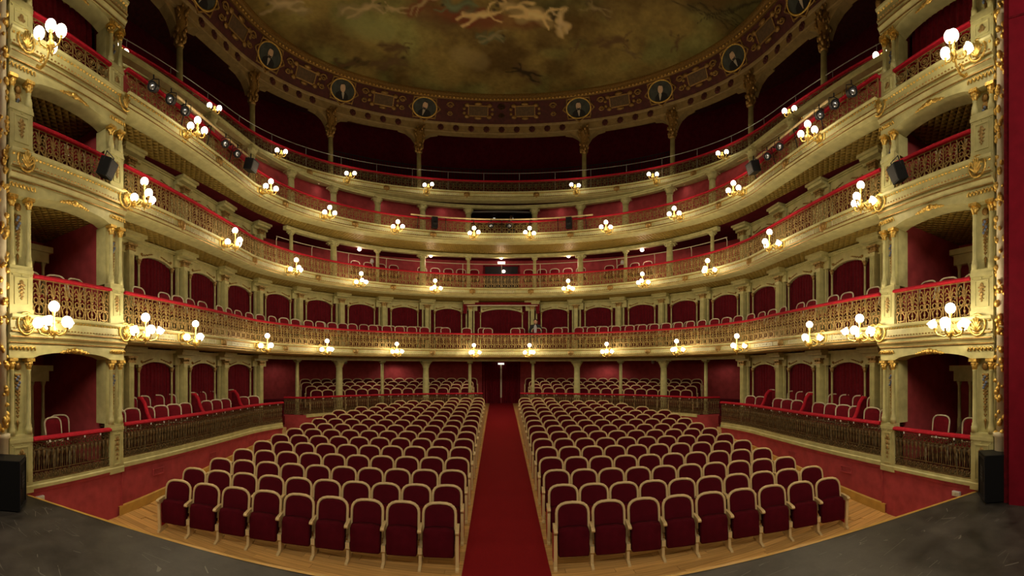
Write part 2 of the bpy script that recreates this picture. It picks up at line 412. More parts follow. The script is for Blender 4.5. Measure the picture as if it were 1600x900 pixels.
struct('wall_first_tier', wallstrip(WP, -WP.h, WP.h, 3.6, 5.87), 'red_wall_dark', 'dark red wall behind the first tier curtains', 'wall')
struct('wall_second_tier', wallstrip(W2, -W2.h, W2.h, 6.1, 7.8), 'red_wall', 'red wall behind the second tier gallery', 'wall')
for sd in (-1, 1): struct('wall_third_tier_'+SIDE[sd], wallstrip(W3, *((1.4, W3.h) if sd > 0 else (-W3.h, -1.4)), 8.0, 9.88), 'red_wall', f'red wall of the third tier gallery, {SIDE[sd]} of the control room', 'wall')
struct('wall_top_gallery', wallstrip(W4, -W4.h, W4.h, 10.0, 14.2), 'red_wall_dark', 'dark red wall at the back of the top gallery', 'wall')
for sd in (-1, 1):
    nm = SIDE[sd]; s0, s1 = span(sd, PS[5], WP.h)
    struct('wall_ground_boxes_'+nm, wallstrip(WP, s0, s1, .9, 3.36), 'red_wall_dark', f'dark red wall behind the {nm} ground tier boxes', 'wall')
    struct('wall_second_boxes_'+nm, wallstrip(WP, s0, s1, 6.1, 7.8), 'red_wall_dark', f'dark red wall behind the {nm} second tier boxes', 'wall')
    for z0, z1, ti in ((.9, 3.36, 'ground'), (6.1, 7.8, 'second')):
        p, t = WP.at(sd*PS[5]); q = (sd*11.3, p[1]+.9)
        struct(f'wall_{ti}_return_{nm}', MB().add([(p[0], p[1], z0), (q[0], q[1], z0), (q[0], q[1], z1), (p[0], p[1], z1)], [(0, 1, 2, 3)]), 'red_wall', f'red return wall at the end of the {nm} {ti} tier boxes', 'wall')
    # floor of the ground tier side boxes
    a = [F1.at(u, -.05)[0] for u in frange(S0, F1.h-.01, .5)]; b = [WP.at(u)[0] for u in frange(PS[5]-.3, WP.h-.01, .5)]
    n = 14; vs = []; fs = []
    for i in range(n+1):
        u = S0+(F1.h-.01-S0)*i/n; v = PS[5]-.3+(WP.h-.01-PS[5]+.3)*i/n
        p = F1.at(sd*u, -.05)[0]; q = WP.at(sd*v)[0]; vs += [(p[0], p[1], 1.05), (q[0], q[1], 1.05)]
    fs = [(2*i, 2*i+1, 2*i+3, 2*i+2) for i in range(n)]
    struct('floor_ground_boxes_'+nm, MB().add(vs, fs), 'red_wall_dark', f'floor of the {nm} ground tier boxes', 'floor')

# --- moulded fronts of the tiers
def ledge(name, P, zt, label, tier, bosses, panels):
    e = thing(name, label, 'balcony front', None, None, 'structure')
    h = P.h-.001; pr = [(-.28, zt), (.12, zt), (.13, zt-.02), (.12, zt-.045), (.085, zt-.06), (.075, zt-.085), (.075, zt-.2), (.10, zt-.22), (.115, zt-.25), (.07, zt-.28), (.05, zt-.31), (-.02, zt-.33), (-.28, zt-.34)]
    O('cornice', sweep(P, -h, h, pr, step=.25, closed=True).mesh('cornice', 'cream'), e)
    for dz, off, m in ((-.072, .088, 'gold'), (-.212, .095, 'gold_dark')):
        b = MB()
        for u in frange(-h, h, .085): b.add([(-.022, -.012, -.016), (.022, -.012, -.016), (.022, .012, 0), (-.022, .012, 0), (.0, .0, .018)], [(0, 1, 2, 3), (0, 4, 1), (1, 4, 2), (2, 4, 3), (3, 4, 0)], M=P.M(u, off, zt+dz))
        O('bead_moulding', b.mesh('bead_moulding', m), e, kind='stuff')
    for dz, off in ((-.058, .09), (-.232, .112), (-.285, .072)):
        O('shade_fillet', sweep(P, -h, h, [(off-.012, zt+dz-.007), (off+.008, zt+dz-.007), (off+.008, zt+dz+.007), (off-.012, zt+dz+.007)], step=.3, closed=True).mesh('shade_fillet', 'gold_dark'), e)  # thin dark gold bars added as painted shadow lines along the mouldings
    bo = MB(); Rb = RX(-PI/2)
    bo.lathe([(.001, -.02), (.14, -.02), (.15, .02), (.13, .04), (.10, .03), (.09, .06), (.04, .085), (.001, .09)], 14, Rb)
    bm = bo.mesh('boss', 'gold_dark' if tier > 1 else 'bronze')
    for u in bosses: O('boss', bm, e, P.M(u, .08, zt-.14) @ S(.85, 1, .85))
    pn = MB(); pn.bar(-.5, .5, 0, .012, -.05, -.04).bar(-.5, .5, 0, .012, .04, .05).bar(-.5, -.485, 0, .012, -.04, .04).bar(.485, .5, 0, .012, -.04, .04)
    for q in range(5): pn.sphere((-.36+.18*q, .004, 0), .014, 6, 4)
    pm_ = pn.mesh('fascia_panel', 'cream_white')
    for u in panels: O('fascia_panel', pm_, e, P.M(u, .077, zt-.14))
    ct = MB().tube([(.13*math.cos(PI*2*i/16), 0, .16*math.sin(PI*2*i/16)) for i in range(16)], .019, 6, closed=True)
    for i in range(7): ct.tube([(0, .02, -.1), (.1*math.sin(-1.2+.4*i), .05, -.1+.2*math.cos(-1.2+.4*i))], .016, 5)
    cm = ct.mesh('cartouche', 'gold')
    return e, cm
T1L = [1.2, 4.58, 7.78, 10.85, 14.47, 16.07]
T2L = [2.88, 6.19, 9.3, 12.76, 16.1]
T3L = [1.12, 4.23, 7.12, 9.93, 13.35]
T4L = [3.13, 6.48, 9.63, 12.85]
both = lambda l: [-x for x in reversed(l)]+list(l)
T1B = [2.9, 6.2, 9.4, 12.7]; T2B = [1.22, 4.57, 7.87, 10.96, 14.48]; T3B = [2.69, 5.8, 8.75, 11.97]; T4B = [1.45, 4.8, 8.05, 11.2, 14.6]
def mids(a, b):
    l = sorted(both(a)+both(b)); return [(x+y)/2 for x, y in zip(l, l[1:]) if y-x > 1.3]
LED = {}
for t, P, zt, ls, bs in ((1, F1, EYE+.87, T1L, T1B), (2, F1, EYE+3.40, T2L, T2B), (3, F3, EYE+5.30, T3L, T3B), (4, F4, EYE+7.38, T4L, T4B)):
    e, cm = ledge('balcony_front', P, zt, f'curved cream front of the {ORD[t-1]} tier with gold bead mouldings' if t < 4 else 'curved cream front of the topmost gallery', t, both(bs), mids(ls, bs))
    LED[t] = (P, zt)
    for u in both(ls): O('cartouche', cm, e, P.M(u, .085, zt-.12))
# beams carried by the gallery columns
for z, sm, lb in ((7.62, 9.6, 'second'), (9.70, GA.h-.4, 'third')):
    b = thing('gallery_beam', f'cream beam on the columns of the {lb} tier gallery', 'beam', None, None, 'structure')
    O('beam', sweep(GA, -sm, sm, [(-.09, z), (.07, z), (.07, z+.05), (.1, z+.07), (.1, z+.12), (-.09, z+.14)], closed=True).mesh('beam', 'cream'), b)
b = thing('gallery_beam', 'cream beam on the columns behind the rear stalls parapet', 'beam', None, None, 'structure')
O('beam', sweep(WP, -PS[5]+.3, PS[5]-.3, [(-.09, 3.2), (.07, 3.2), (.07, 3.26), (.1, 3.28), (.1, 3.33), (-.09, 3.35)], closed=True).mesh('beam', 'cream'), b)

# --- columns
def column_meshes(h, r, hc):
    n = 12; sh = MB().lathe([(r*1.0, .12), (r, .2), (r*.97, h*.5), (r*.86, h-hc)], n).mesh('shaft', 'cream')
    ba = MB().lathe([(r*1.5, 0), (r*1.5, .04), (r*1.2, .06), (r*1.35, .09), (r*1.05, .13)], n).mesh('base', 'cream')
    cp = MB().lathe([(r*.86, h-hc), (r*1.15, h-hc+.015), (r*.9, h-hc+.03), (r*1.1, h-hc+.07), (r*1.6, h-.05), (r*1.25, h-.045)], n)
    for i in range(8):
        q = 2*PI*i/8; cp.sphere((r*1.35*math.cos(q), r*1.35*math.sin(q), h-.075), r*.32, 6, 4)
    cp.box((0, 0, h-.025), (r*3.1, r*3.1, .05))
    return sh, ba, cp.mesh('capital', 'cream')
CMC = {}
def column(M, h, r, hc, label, group):
    k = (round(h, 3), r, hc)
    if k not in CMC: CMC[k] = column_meshes(h, r, hc)
    e = thing('column', label, 'column', M, group, 'structure')
    for nme, me in zip(('shaft', 'base', 'capital'), CMC[k]): O(nme, me, e)
for sd in (-1, 1):
    nm = SIDE[sd]
    for k in range(5):
        thick = k in (1, 3); o_ = ORD[k]; th = 'stout' if thick else 'slim'
        p = WP.at(sd*PS[k])[0]; z0 = 1.14
        column(WP.M(sd*PS[k], 0, z0), 3.2-z0, .145 if thick else .075, .28 if thick else .1, f'{th} cream column among the rear stalls seats, {o_} to the {nm} of the door', 'ground columns')
        column(GA.M(sd*(1.42+1.97*k), 0, 6.16), 7.62-6.16, .135 if thick else .075, .14, f'{th} cream column in the second tier gallery, {o_} to the {nm} of centre', 'second tier columns')
    for k in range(7):
        column(GA.M(sd*(1.42+1.97*k), 0, 8.03), 9.70-8.03, .13, .24, f'cream column with leafy capital in the third tier, {o_ if 0 else ORD[k]} to the {nm} of centre', 'third tier columns')

# --- pillars, arches and curtains of the boxes
def pillar_meshes(h):
    sh = MB().bar(-.078, .078, .02, .22, 0, h-.36)
    sh.bar(-.06, -.042, .22, .232, .3, h-.45).bar(-.009, .009, .22, .232, .3, h-.45).bar(.042, .06, .22, .232, .3, h-.45)
    pl = MB().bar(-.03, .03, .02, .10, 0, h-.40).bar(-.045, .045, .02, .115, 0, .14)
    cp = MB().bar(-.12, .12, 0, .24, h-.36, h-.33).bar(-.105, .105, 0, .22, h-.33, h-.25).bar(-.15, .15, 0, .27, h-.25, h-.21)
    for x in (-.1, 0, .1): cp.sphere((x, .235, h-.28), .03, 6, 4)
    im = MB().bar(-.32, .32, 0.02, .12, h-.40, h-.21).bar(-.33, .33, 0, .20, h-.21, h-.12).bar(-.30, .30, 0, .34, h-.14, h-.07).bar(-.34, .34, 0, .40, h-.07, h)
    return sh.mesh('shaft', 'cream'), pl.mesh('pilaster', 'cream'), cp.mesh('capital', 'bronze'), im.mesh('impost', 'cream')
def arch_meshes(h, hw):
    z0, zc, z1 = h-.46, h-.33, h-.10
    out = [(-hw-.07, z0), (-hw, z0)]
    out += [(-hw+2*hw*i/12, z0+(zc-z0)*(math.sin(PI*i/12)**.7)) for i in range(1, 12)]
    out += [(hw, z0), (hw+.07, z0), (hw+.07, z1), (-hw-.07, z1)]
    ar = MB().prism(out, 0, .10)
    co = MB().bar(-hw-.14, hw+.14, 0, .14, z1, z1+.03).bar(-hw-.16, hw+.16, 0, .18, z1+.03, z1+.07)
    orn = MB()
    for sg in (-1, 1):
        for i in range(4):
            a = i*.09; orn.tube([(sg*(hw-.05-a), .105, z0+.09+.03*i), (sg*(hw-.10-a), .115, z0+.13+.02*i), (sg*(hw-.15-a), .105, z0+.11+.03*i)], .014, 5)
        orn.sphere((sg*(hw-.03), .105, z0+.13), .035, 7, 5)
    cl = MB().lathe([(.045, 0), (.045, .12), (.03, .16), (.026, h-.60), (.036, h-.585)], 8)
    cc = MB().lathe([(.03, h-.585), (.042, h-.55), (.06, h-.48), (.045, h-.475)], 8).box((0, 0, h-.468), (.11, .11, .02))
    return ar.mesh('arch', 'cream'), co.mesh('cornice', 'cream'), orn.mesh('gilt_scroll', 'gold_dark'), cl.mesh('colonnette', 'cream'), cc.mesh('colonnette_capital', 'bronze')
def curtain_mesh(w_, h, amp=.03, folds=9):
    n = folds*6; vs = []; fs = []
    for i in range(n+1):
        x = -w_/2+w_*i/n; y = amp*math.sin(2*PI*folds*i/n)+amp*.4*math.sin(5.1*i/n*folds)
        vs += [(x, y*1.2, 0), (x*1.0, y, h*.5), (x, y*.8, h)]
    for i in range(n):
        for k in range(2): fs.append((3*i+k, 3*i+3+k, 3*i+4+k, 3*i+1+k))
    return MB().add(vs, fs, True).mesh('curtain', 'velvet')
BOXT = {0: (1.05, 3.33, 5), 1: (3.62, 5.86, 0), 2: (6.15, 7.78, 5)}
TN = {0: 'ground', 1: 'first', 2: 'second', 3: 'third'}
for t, (zb, zt, k0) in BOXT.items():
    h = zt-zb; pmh = pillar_meshes(h); amh = arch_meshes(h, .565); cm_ = curtain_mesh(1.16, h-.34)
    for sd in (-1, 1):
        nm = SIDE[sd]
        for k in range(k0, 9):
            e = thing('box_pillar', f'cream box pillar with pilasters, {TN[t]} tier, {ORD[k-k0]} from the back on the {nm}', 'pillar', WP.M(sd*PS[k], .02, zb), f'{TN[t]} tier box pillars', 'structure')
            O('shaft', pmh[0], e); O('pilaster', pmh[1], e, T(-.165, 0, 0)); O('pilaster', pmh[1], e, T(.165, 0, 0)); O('capital', pmh[2], e); O('impost', pmh[3], e)
            if k < 8:
                Mb = WP.M(sd*(PS[k]+PS[k+1])/2, .0, zb)
                a = thing('box_arch', f'cream arch over a box, {TN[t]} tier, {ORD[k-k0]} from the back on the {nm}', 'arch', Mb, f'{TN[t]} tier box arches', 'structure')
                O('arch', amh[0], a); O('cornice', amh[1], a); O('gilt_scroll', amh[2], a)
                for x in (-.605, .605):
                    c_ = O('colonnette', amh[3], a, T(x, .08, 0)); O('colonnette_capital', amh[4], c_)
                if not (t == 1 and sd == 1 and k == 0):
                    tag(O('curtain', cm_, None, Mb @ T(0, -.0, 0) @ T(0, .0, 0)), f'closed red curtain in a {TN[t]} tier box, {ORD[k-k0]} from the back on the {nm}', 'curtain', f'{TN[t]} tier box curtains')
                else:
                    hc = curtain_mesh(.48, h-.34, folds=4)
                    for x, q in ((.38, 'inner'), (-.38, 'outer')):
                        tag(O('curtain', hc, None, Mb @ T(x, 0, 0)), f'{q} half of the parted red curtain behind the seated person', 'curtain')
                    tag(O('doorway', MB().bar(-.16, .16, -.02, .0, 0, h-.4).mesh('doorway', 'dark'), None, Mb), 'dark doorway between the parted red curtains', 'doorway', kind='structure')
# centre box of the first tier, wider, with a red pelmet
zb, zt = 3.62, 5.86; h = zt-zb; ac = arch_meshes(h, .86); M0 = WP.M(0, 0, zb)
a = thing('box_arch', 'wide cream arch of the central first tier box with red pelmet', 'arch', M0, None, 'structure')
O('arch', ac[0], a); O('cornice', ac[1], a); O('gilt_scroll', ac[2], a)
for x in (-.94, .94):
    c_ = O('colonnette', ac[3], a, T(x, .05, 0)); O('colonnette_capital', ac[4], c_)
tag(O('curtain', curtain_mesh(1.9, h-.34, folds=13), None, M0), 'wide closed red curtain of the central first tier box', 'curtain')
pv = thing('box_pelmet', 'red fringed velvet pelmet over the central first tier box', 'pelmet', M0 @ T(0, .42, h-.06))
O('valance', MB().bar(-1.6, 1.6, 0, .04, -.13, 0).mesh('valance', 'velvet_chair'), pv)
O('fringe', MB().bar(-1.6, 1.6, .0, .05, -.165, -.13).mesh('fringe', 'cream_white'), pv)
for x in (-1.6, 1.6): O('valance_tail', MB().prism([(-.07, -.5), (.07, -.5), (.09, -.1), (.06, 0), (-.06, 0), (-.09, -.1)], 0, .05).mesh('valance_tail', 'velvet_chair'), pv, T(x, 0, 0))

# --- door under the first tier
Md = WB.M(0, .02, 1.07)
d = thing('door_1', 'red curtained double door at the end of the aisle', 'door', Md, None, 'structure')
O('door_frame', MB().bar(-1.0, -.92, 0, .09, 0, 2.22).bar(.92, 1.0, 0, .09, 0, 2.22).bar(-1.0, 1.0, 0, .09, 2.14, 2.22).mesh('door_frame', 'velvet'), d)
cdm = curtain_mesh(.86, 2.12, .028, 7)
for x in (-.47, .47): O('door_curtain', cdm, d, T(x, .05, 0))
O('door_gap', MB().bar(-.045, .045, -.01, .03, .3, 2.05).mesh('door_gap', 'cream_white'), d)
es = thing('exit_sign', 'small lit sign above the curtained aisle door', 'sign', WB.M(0, .16, 3.15)); O('sign_box', MB().bar(-.16, .16, 0, .05, -.05, .04).mesh('sign_box', 'sign_light'), es)
d2 = thing('door_2', 'dark doorway in the middle of the second tier gallery', 'door', W2.M(0, .02, 6.15), None, 'structure')
O('door_leaf', MB().bar(-.75, .75, 0, .03, 0, 1.36).mesh('door_leaf', 'dark'), d2)
O('door_frame', MB().bar(-.82, -.75, 0, .06, 0, 1.42).bar(.75, .82, 0, .06, 0, 1.42).bar(-.82, .82, 0, .06, 1.36, 1.42).mesh('door_frame', 'velvet'), d2)
es = thing('exit_sign', 'small pale sign above the second tier doorway', 'sign', W2.M(0, .08, 7.66)); O('sign_box', MB().bar(-.17, .17, 0, .05, -.06, .06).mesh('sign_box', 'sign_light'), es)

# --- control room window of the third tier
Mw = W3.M(0, .06, 8.03)
wd = thing('window_1', 'dark wide control room window in the third tier', 'window', Mw, None, 'structure')
O('window_frame', MB().bar(-1.42, -1.36, 0, .12, 0, 1.67).bar(1.36, 1.42, 0, .12, 0, 1.67).bar(-1.42, 1.42, 0, .12, 1.63, 1.68).bar(-1.36, 1.36, -.0, .12, .48, .52).mesh('window_frame', 'steel'), wd)
O('room_back', MB().bar(-1.5, 1.5, -1.3, -1.28, 0, 1.8).mesh('room_back', 'velvet'), wd)
for x in (-1.46, 1.46): O('room_side', MB().bar(x-.02, x+.02, -1.3, -.15, 0, 1.8).mesh('room_side', 'dark'), wd)
O('room_floor', MB().bar(-1.42, 1.42, -1.28, -.1, 0, .36).mesh('room_floor', 'dark'), wd)
for x0, x1 in ((-1.36, -.02), (.02, 1.36)): O('pane', MB().bar(x0, x1, .03, .036, .52, 1.63).mesh('pane', 'pane_glass'), wd)
for x in (-.5, .32): O('lamp_strip', MB().bar(x-.05, x+.05, -.9, -.88, 1.74, 1.755).mesh('lamp_strip', 'sign_light'), wd)

# --- boxes beside the stage
ZL = {1: EYE+.87, 2: EYE+3.40, 3: EYE+5.25, 4: EYE+7.05}
def pier_parts(wd_, z0, zp, zt):
    r = {}; hw = wd_/2; hp = zp-z0; ped = MB()
    ped.bar(-hw, hw, -.12, .05, z0, z0+.10).bar(-hw+.01, hw-.01, -.12, .035, z0+.10, zp-.12).bar(-hw, hw, -.12, .05, zp-.12, zp-.06).bar(-hw+.01, hw-.01, -.12, .04, zp-.06, zp)
    pw = hw-.09
    ped.bar(-pw, -pw+.02, .035, .05, z0+.18, zp-.2).bar(pw-.02, pw, .035, .05, z0+.18, zp-.2).bar(-pw, pw, .035, .05, z0+.16, z0+.18).bar(-pw, pw, .035, .05, zp-.2, zp-.18)
    for x in (-hw+.05, 0, hw-.05): ped.sphere((x, .05, zp-.15+.0), .013, 6, 4)
    r['pedestal'] = ped.mesh('pedestal', 'cream')
    g = MB(); zz = z0+.22
    for i in range(5):
        s_ = .05-.006*i; zc = zp-.27-(hp-.5)*i/4.5
        g.sphere((0, .045, zc), s_*.8, 7, 5, (1, .4, 1.2))
        if i < 4:
            for sg in (-1, 1): g.sphere((sg*s_*.8, .042, zc-.03), s_*.6, 6, 4, (1.2, .3, .6))
    r['panel_ornament'] = g.mesh('panel_ornament', 'bronze')
    r['pilaster'] = MB().bar(-hw+.02, hw-.02, -.36, -.10, zp, zt).bar(-.07, .07, -.10, -.085, zp+.18, zt-.18).mesh('pilaster', 'cream')
    cl = MB().lathe([(.058, zp), (.058, zp+.10), (.048, zp+.11), (.05, zp+.14), (.038, zp+.17), (.034, zt-.20), (.044, zt-.185)], 10)
    r['colonnette'] = cl.mesh('colonnette', 'cream')
    cc = MB().lathe([(.036, zt-.185), (.045, zt-.15), (.07, zt-.05), (.055, zt-.045)], 10)
    for i in range(6): cc.sphere((.055*math.cos(i*PI/3), .055*math.sin(i*PI/3), zt-.09), .022, 5, 4)
    cc.box((0, 0, zt-.03), (.15, .15, .05)); r['capital'] = cc.mesh('capital', 'gold')
    od = MB(); n = 11; H = (zt-zp)-.5
    od.sphere((0, -.07, zt-.13), .065, 8, 5, (1, .5, 1))
    for i in range(n):
        zc = zt-.27-H*i/n; q = .05*(1-.55*i/n)
        for sg in (-1, 1): od.sphere((sg*q*.75, -.075, zc+.01*(i % 2)), q*.62, 6, 4, (1, .5, .8))
        od.sphere((0, -.07, zc-.02), q*.55, 6, 4, (1, .5, 1.5))
    od.lathe([(.001, zt-.32-H-.14), (.03, zt-.30-H), (.001, zt-.27-H)], 6, T(0, -.08, 0) @ S(1, .4, 1)); r['leaf_drop'] = od.mesh('leaf_drop', 'gold_dark')
    fl = MB()
    for i in range(5): fl.sphere((.03*math.sin(i*2.1), -.055, zt-.30-.045*i), .026, 6, 4)
    r['flower_spray'] = fl.mesh('flower_spray', 'flower_blue')
    return r
PT = [(0, .85, 1.78, 2.99, 0), (1, ZL[1], ZL[1]+.77, ZL[2]-.67, 1), (2, ZL[2], ZL[2]+.77, ZL[3]-.66, 2), (3, ZL[3], ZL[3]+.55, ZL[4]-.55, 3)]
PPC = {}
for sd in (-1, 1):
    L = BL[sd]; nm = SIDE[sd]
    for t, z0, zp, zt, _ in PT:
        for j, (v0, v1) in enumerate(PIERS):
            key = (t, j)
            if key not in PPC: PPC[key] = pier_parts(v1-v0, z0, zp, zt)
            r = PPC[key]
            e = thing('box_pier', f'cream pier with gilt leaf drop, {TN[t]} tier {nm} stage box, {"far" if j == 0 else "stage"} side', 'pier', L.M(bu(sd, (v0+v1)/2)), 'stage box piers', 'structure')
            for q in ('pedestal', 'panel_ornament', 'pilaster', 'leaf_drop', 'flower_spray'): O(q, r[q], e)
            hw = (v1-v0)/2-.065
            for x in (-hw, hw):
                c_ = O('colonnette', r['colonnette'], e, T(x, .0, 0)); O('capital', r['capital'], c_)
    # entablatures
    for t in (1, 2, 3, 4):
        zt = ZL[t]; mid = bu(sd, LB/2); m = -1 if sd < 0 else 1
        e = thing('box_entablature', f'moulded cream entablature with gilt garland above the {TN[t-1]} tier {nm} stage box', 'entablature', L.M(mid), 'stage box entablatures', 'structure')
        hl = LB/2
        pr = [(-.3, 0), (.16, 0), (.17, -.02), (.16, -.05), (.12, -.065), (.11, -.09), (.11, -.21), (.13, -.225), (.13, -.25), (.09, -.27), (.09, -.31), (.11, -.33), (.11, -.36), (.07, -.39), (.05, -.43), (.02, -.445), (-.3, -.445)]
        vs = [(x, y, zt+z) for x in (-hl-.02, hl+.02) for y, z in pr]; n = len(pr)
        fs = [(k, (k+1) % n, n+(k+1) % n, n+k) for k in range(n)]+[tuple(range(n)), tuple(range(2*n-1, n-1, -1))]
        O('cornice', MB().add(vs, fs).mesh('cornice', 'cream'), e)
        xa, xb = hl-PIERS[0][1], hl-PIERS[1][0]       # opening, from the far pier
        lo = zt-.67; lo = lo if t < 4 else zt-.55
        out = [(-hl, lo)]+[(x, z) for x, z in [(xb+(xa-xb)*i/14, lo+.11*math.sin(PI*i/14)**.6) for i in range(15)]]+[(hl, lo), (hl, zt-.44), (-hl, zt-.44)]
        out = [(m*x*1.0, z) for x, z in out]
        if m < 0: out = out[::-1]
        O('architrave', MB().prism(out, -.3, .035).mesh('architrave', 'cream'), e)
        for dz, off, mm in ((-.078, .125, 'gold'), (-.218, .135, 'gold_dark')):
            b = MB()
            for i in range(36):
                x = -hl+.03+(LB-.06)*i/35
                b.add([(x-.02, off-.012, -.016+zt+dz), (x+.02, off-.012, -.016+zt+dz), (x+.02, off+.012, zt+dz), (x-.02, off+.012, zt+dz), (x, off, zt+dz+.02)], [(0, 1, 2, 3), (0, 4, 1), (1, 4, 2), (2, 4, 3), (3, 4, 0)])
            O('bead_moulding', b.mesh('bead_moulding', mm), e, kind='stuff')
        g = MB(); cx = m*(xa+xb)/2; zg = zt-.53
        g.sphere((cx, .05, zg), .07, 8, 5, (1.2, .5, .8))
        for sg in (-1, 1):
            for i in range(5): g.sphere((cx+sg*(.08+.055*i), .045, zg-.01*i), .05-.006*i, 6, 4, (1.3, .4, .7+.3*(i % 2)))
        O('garland', g.mesh('garland', 'gold'), e)
        for cx2 in (m*(hl-.12), m*(xb-.1), m*(xa+.14), m*(-hl+.14)):
            g = MB()
            for i in range(4): g.tube([(-.13+.07*i, .05, zg-.02), (-.11+.07*i, .06, zg+.04), (-.07+.07*i, .05, zg+.02), (-.07+.07*i, .05, zg-.02)], .013, 5)
            O('gilt_scroll', g.mesh('gilt_scroll', 'gold'), e, T(cx2, 0, 0))
        if t < 4:
            for v in (2.28, .06):
                ct = MB().tube([(.15*math.cos(PI*2*i/16), 0, .17*math.sin(PI*2*i/16)) for i in range(16)], .019, 6, closed=True)
                for i in range(7): ct.tube([(0, .02, -.11), (.11*math.sin(-1.2+.4*i), .05, -.11+.23*math.cos(-1.2+.4*i))], .017, 5)
                O('cartouche', ct.mesh('cartouche', 'gold'), e, T(m*(hl-v), .13, zt-.14))
        else:
            g = MB(); random.seed(5)
            for i in range(46):
                x = -hl+LB*random.random(); g.sphere((x, random.uniform(-.1, .14), zt+random.uniform(.0, .34)), random.uniform(.04, .11), 6, 4, (1, .7, random.uniform(.6, 1.5)))
            O('gilt_crest', g.mesh('gilt_crest', 'gold_dark'), e)
        if 1:
            g = MB(); hl = LB/2
            for dz, o_ in ((-.262, .128), (-.345, .115), (-.43, .06)): g.bar(-hl, hl, o_-.01, o_+.006, zt+dz-.008, zt+dz+.008)
            O('shade_fillet', g.mesh('shade_fillet', 'gold_dark'), e)  # dark gold bars that draw in the shadow lines between mouldings
    # interiors
    for t, zb, zt in ((0, .98, ZL[1]-.45), (1, ZL[1]-.04, ZL[2]-.45), (2, ZL[2]-.04, ZL[3]-.45), (3, ZL[3]-.04, ZL[4]-.3)):
        e = thing(f'wall_{TN[t]}_stage_box_{nm}', f'dark red lining of the {TN[t]} tier {nm} stage box', 'wall', L.M(bu(sd, LB/2)), None, 'structure')
        m = -1 if sd < 0 else 1; hl = LB/2
        O('side_wall', MB().bar(min(m*(hl-.2), m*(hl-.24)), max(m*(hl-.2), m*(hl-.24)), -2.3, -.4, zb, zt).mesh('side_wall', 'red_wall' if t != 3 else 'velvet'), e)
        q0 = -m*(hl-.1); O('side_wall', MB().bar(min(q0, q0-m*.04), max(q0, q0-m*.04), -2.3, -.4, zb, zt).mesh('side_wall', 'red_wall'), e)
        yb = -2.3 if t != 3 else -.9
        O('back_wall', MB().bar(-hl, hl, yb-.04, yb, zb, zt).mesh('back_wall', 'red_wall'), e)
        O('box_floor', MB().bar(-hl, hl, -2.3, -.1, zb-.05, zb).mesh('box_floor', 'red_wall_dark'), e)
        O('box_ceiling', MB().bar(-hl, hl, -2.3, -.25, zt, zt+.04).mesh('box_ceiling', 'ceiling_gold'), e)
        if t < 3:
            lm = MB(); zs = zt-.65; lm.bar(min(-m*1.0, m*.72), max(-m*1.0, m*.72), -1.75, -1.65, zs, zs+.22).bar(min(-m*1.0, m*.80), max(-m*1.0, m*.80), -1.78, -1.60, zs+.22, zs+.34)
            O('inner_lintel', lm.mesh('inner_lintel', 'cream'), e)
            for x in (.31, .60):
                O('inner_colonnette', MB().lathe([(.05, zb), (.05, zb+.75), (.04, zb+.8), (.035, zs-.1), (.06, zs-.02), (.06, zs)], 9).mesh('inner_colonnette', 'cream'), e, T(m*x, -1.7, 0))
            if t == 0:
                cm2 = curtain_mesh(.6, zs-zb+.1, folds=5); O('inner_curtain', cm2, e, T(-m*.35, -1.85, zb))
        else:
            O('drape', curtain_mesh(1.72, zt-zb+.2, .025, 12), e, T(m*.0, -.43, zb))
# fills above the stage boxes
for sd in (-1, 1):
    e = thing('upper_stage_wall_'+SIDE[sd], f'dark red wall above the {SIDE[sd]} stage boxes', 'wall', BL[sd].M(bu(sd, LB/2)), None, 'structure')
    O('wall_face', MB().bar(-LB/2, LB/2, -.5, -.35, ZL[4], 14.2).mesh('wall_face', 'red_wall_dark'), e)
# --- flanks of the proscenium: gilt garlanded half columns and red legs
random.seed(3)
for sd in (-1, 1):
    nm = SIDE[sd]; e = thing('proscenium_column', f'cream column wound with gilt flowers at the {nm} of the stage opening', 'column', T(sd*6.0, 2.17, 0), None, 'structure')
    O('pedestal', MB().lathe([(.15, STAGE_Z), (.15, STAGE_Z+.08), (.13, STAGE_Z+.1), (.13, 1.74), (.155, 1.76), (.155, 1.82), (.11, 1.83)], 16).mesh('pedestal', 'cream_white'), e)
    O('shaft', MB().lathe([(.10, 1.8), (.095, 10.6)], 14).mesh('shaft', 'cream_white'), e)
    g = MB()
    for i in range(17):
        zc = 1.95+.51*i
        for k in range(16):
            q = random.uniform(-2.2, 2.2)+(PI if sd > 0 else 0); r = random.uniform(.025, .055)
            g.sphere((.105*math.cos(q), .105*math.sin(q), zc+random.uniform(-.2, .2)), r, 6, 4, (1, 1, random.uniform(.7, 1.5)))
    O('flower_garland', g.mesh('flower_garland', 'gold'), e)
    L2 = MB().bar(min(sd*5.6, sd*5.84), max(sd*5.6, sd*5.84), .2, 1.93, STAGE_Z, 8.35)
    lg = thing('side_curtain', f'tall red velvet flat at the {nm} of the stage opening', 'stage curtain')
    O('leg_panel', L2.mesh('leg_panel', 'side_velvet'), lg)
    O('leg_edge', MB().bar(min(sd*5.66, sd*5.86), max(sd*5.66, sd*5.86), 1.93, 2.03, STAGE_Z, 8.35).mesh('leg_edge', 'velvet'), lg)
    O('cross_seam', MB().bar(min(sd*5.59, sd*5.605), max(sd*5.59, sd*5.605), .2, 1.93, 7.95, 7.98).mesh('cross_seam', 'velvet'), lg)
pl = thing('stage_pelmet', 'dark velvet pelmet with gold fringe across the top of the stage opening', 'pelmet')
O('valance', MB().bar(-6.3, 6.3, .9, 1.9, 8.4, 14.2).mesh('valance', 'black_paint'), pl)
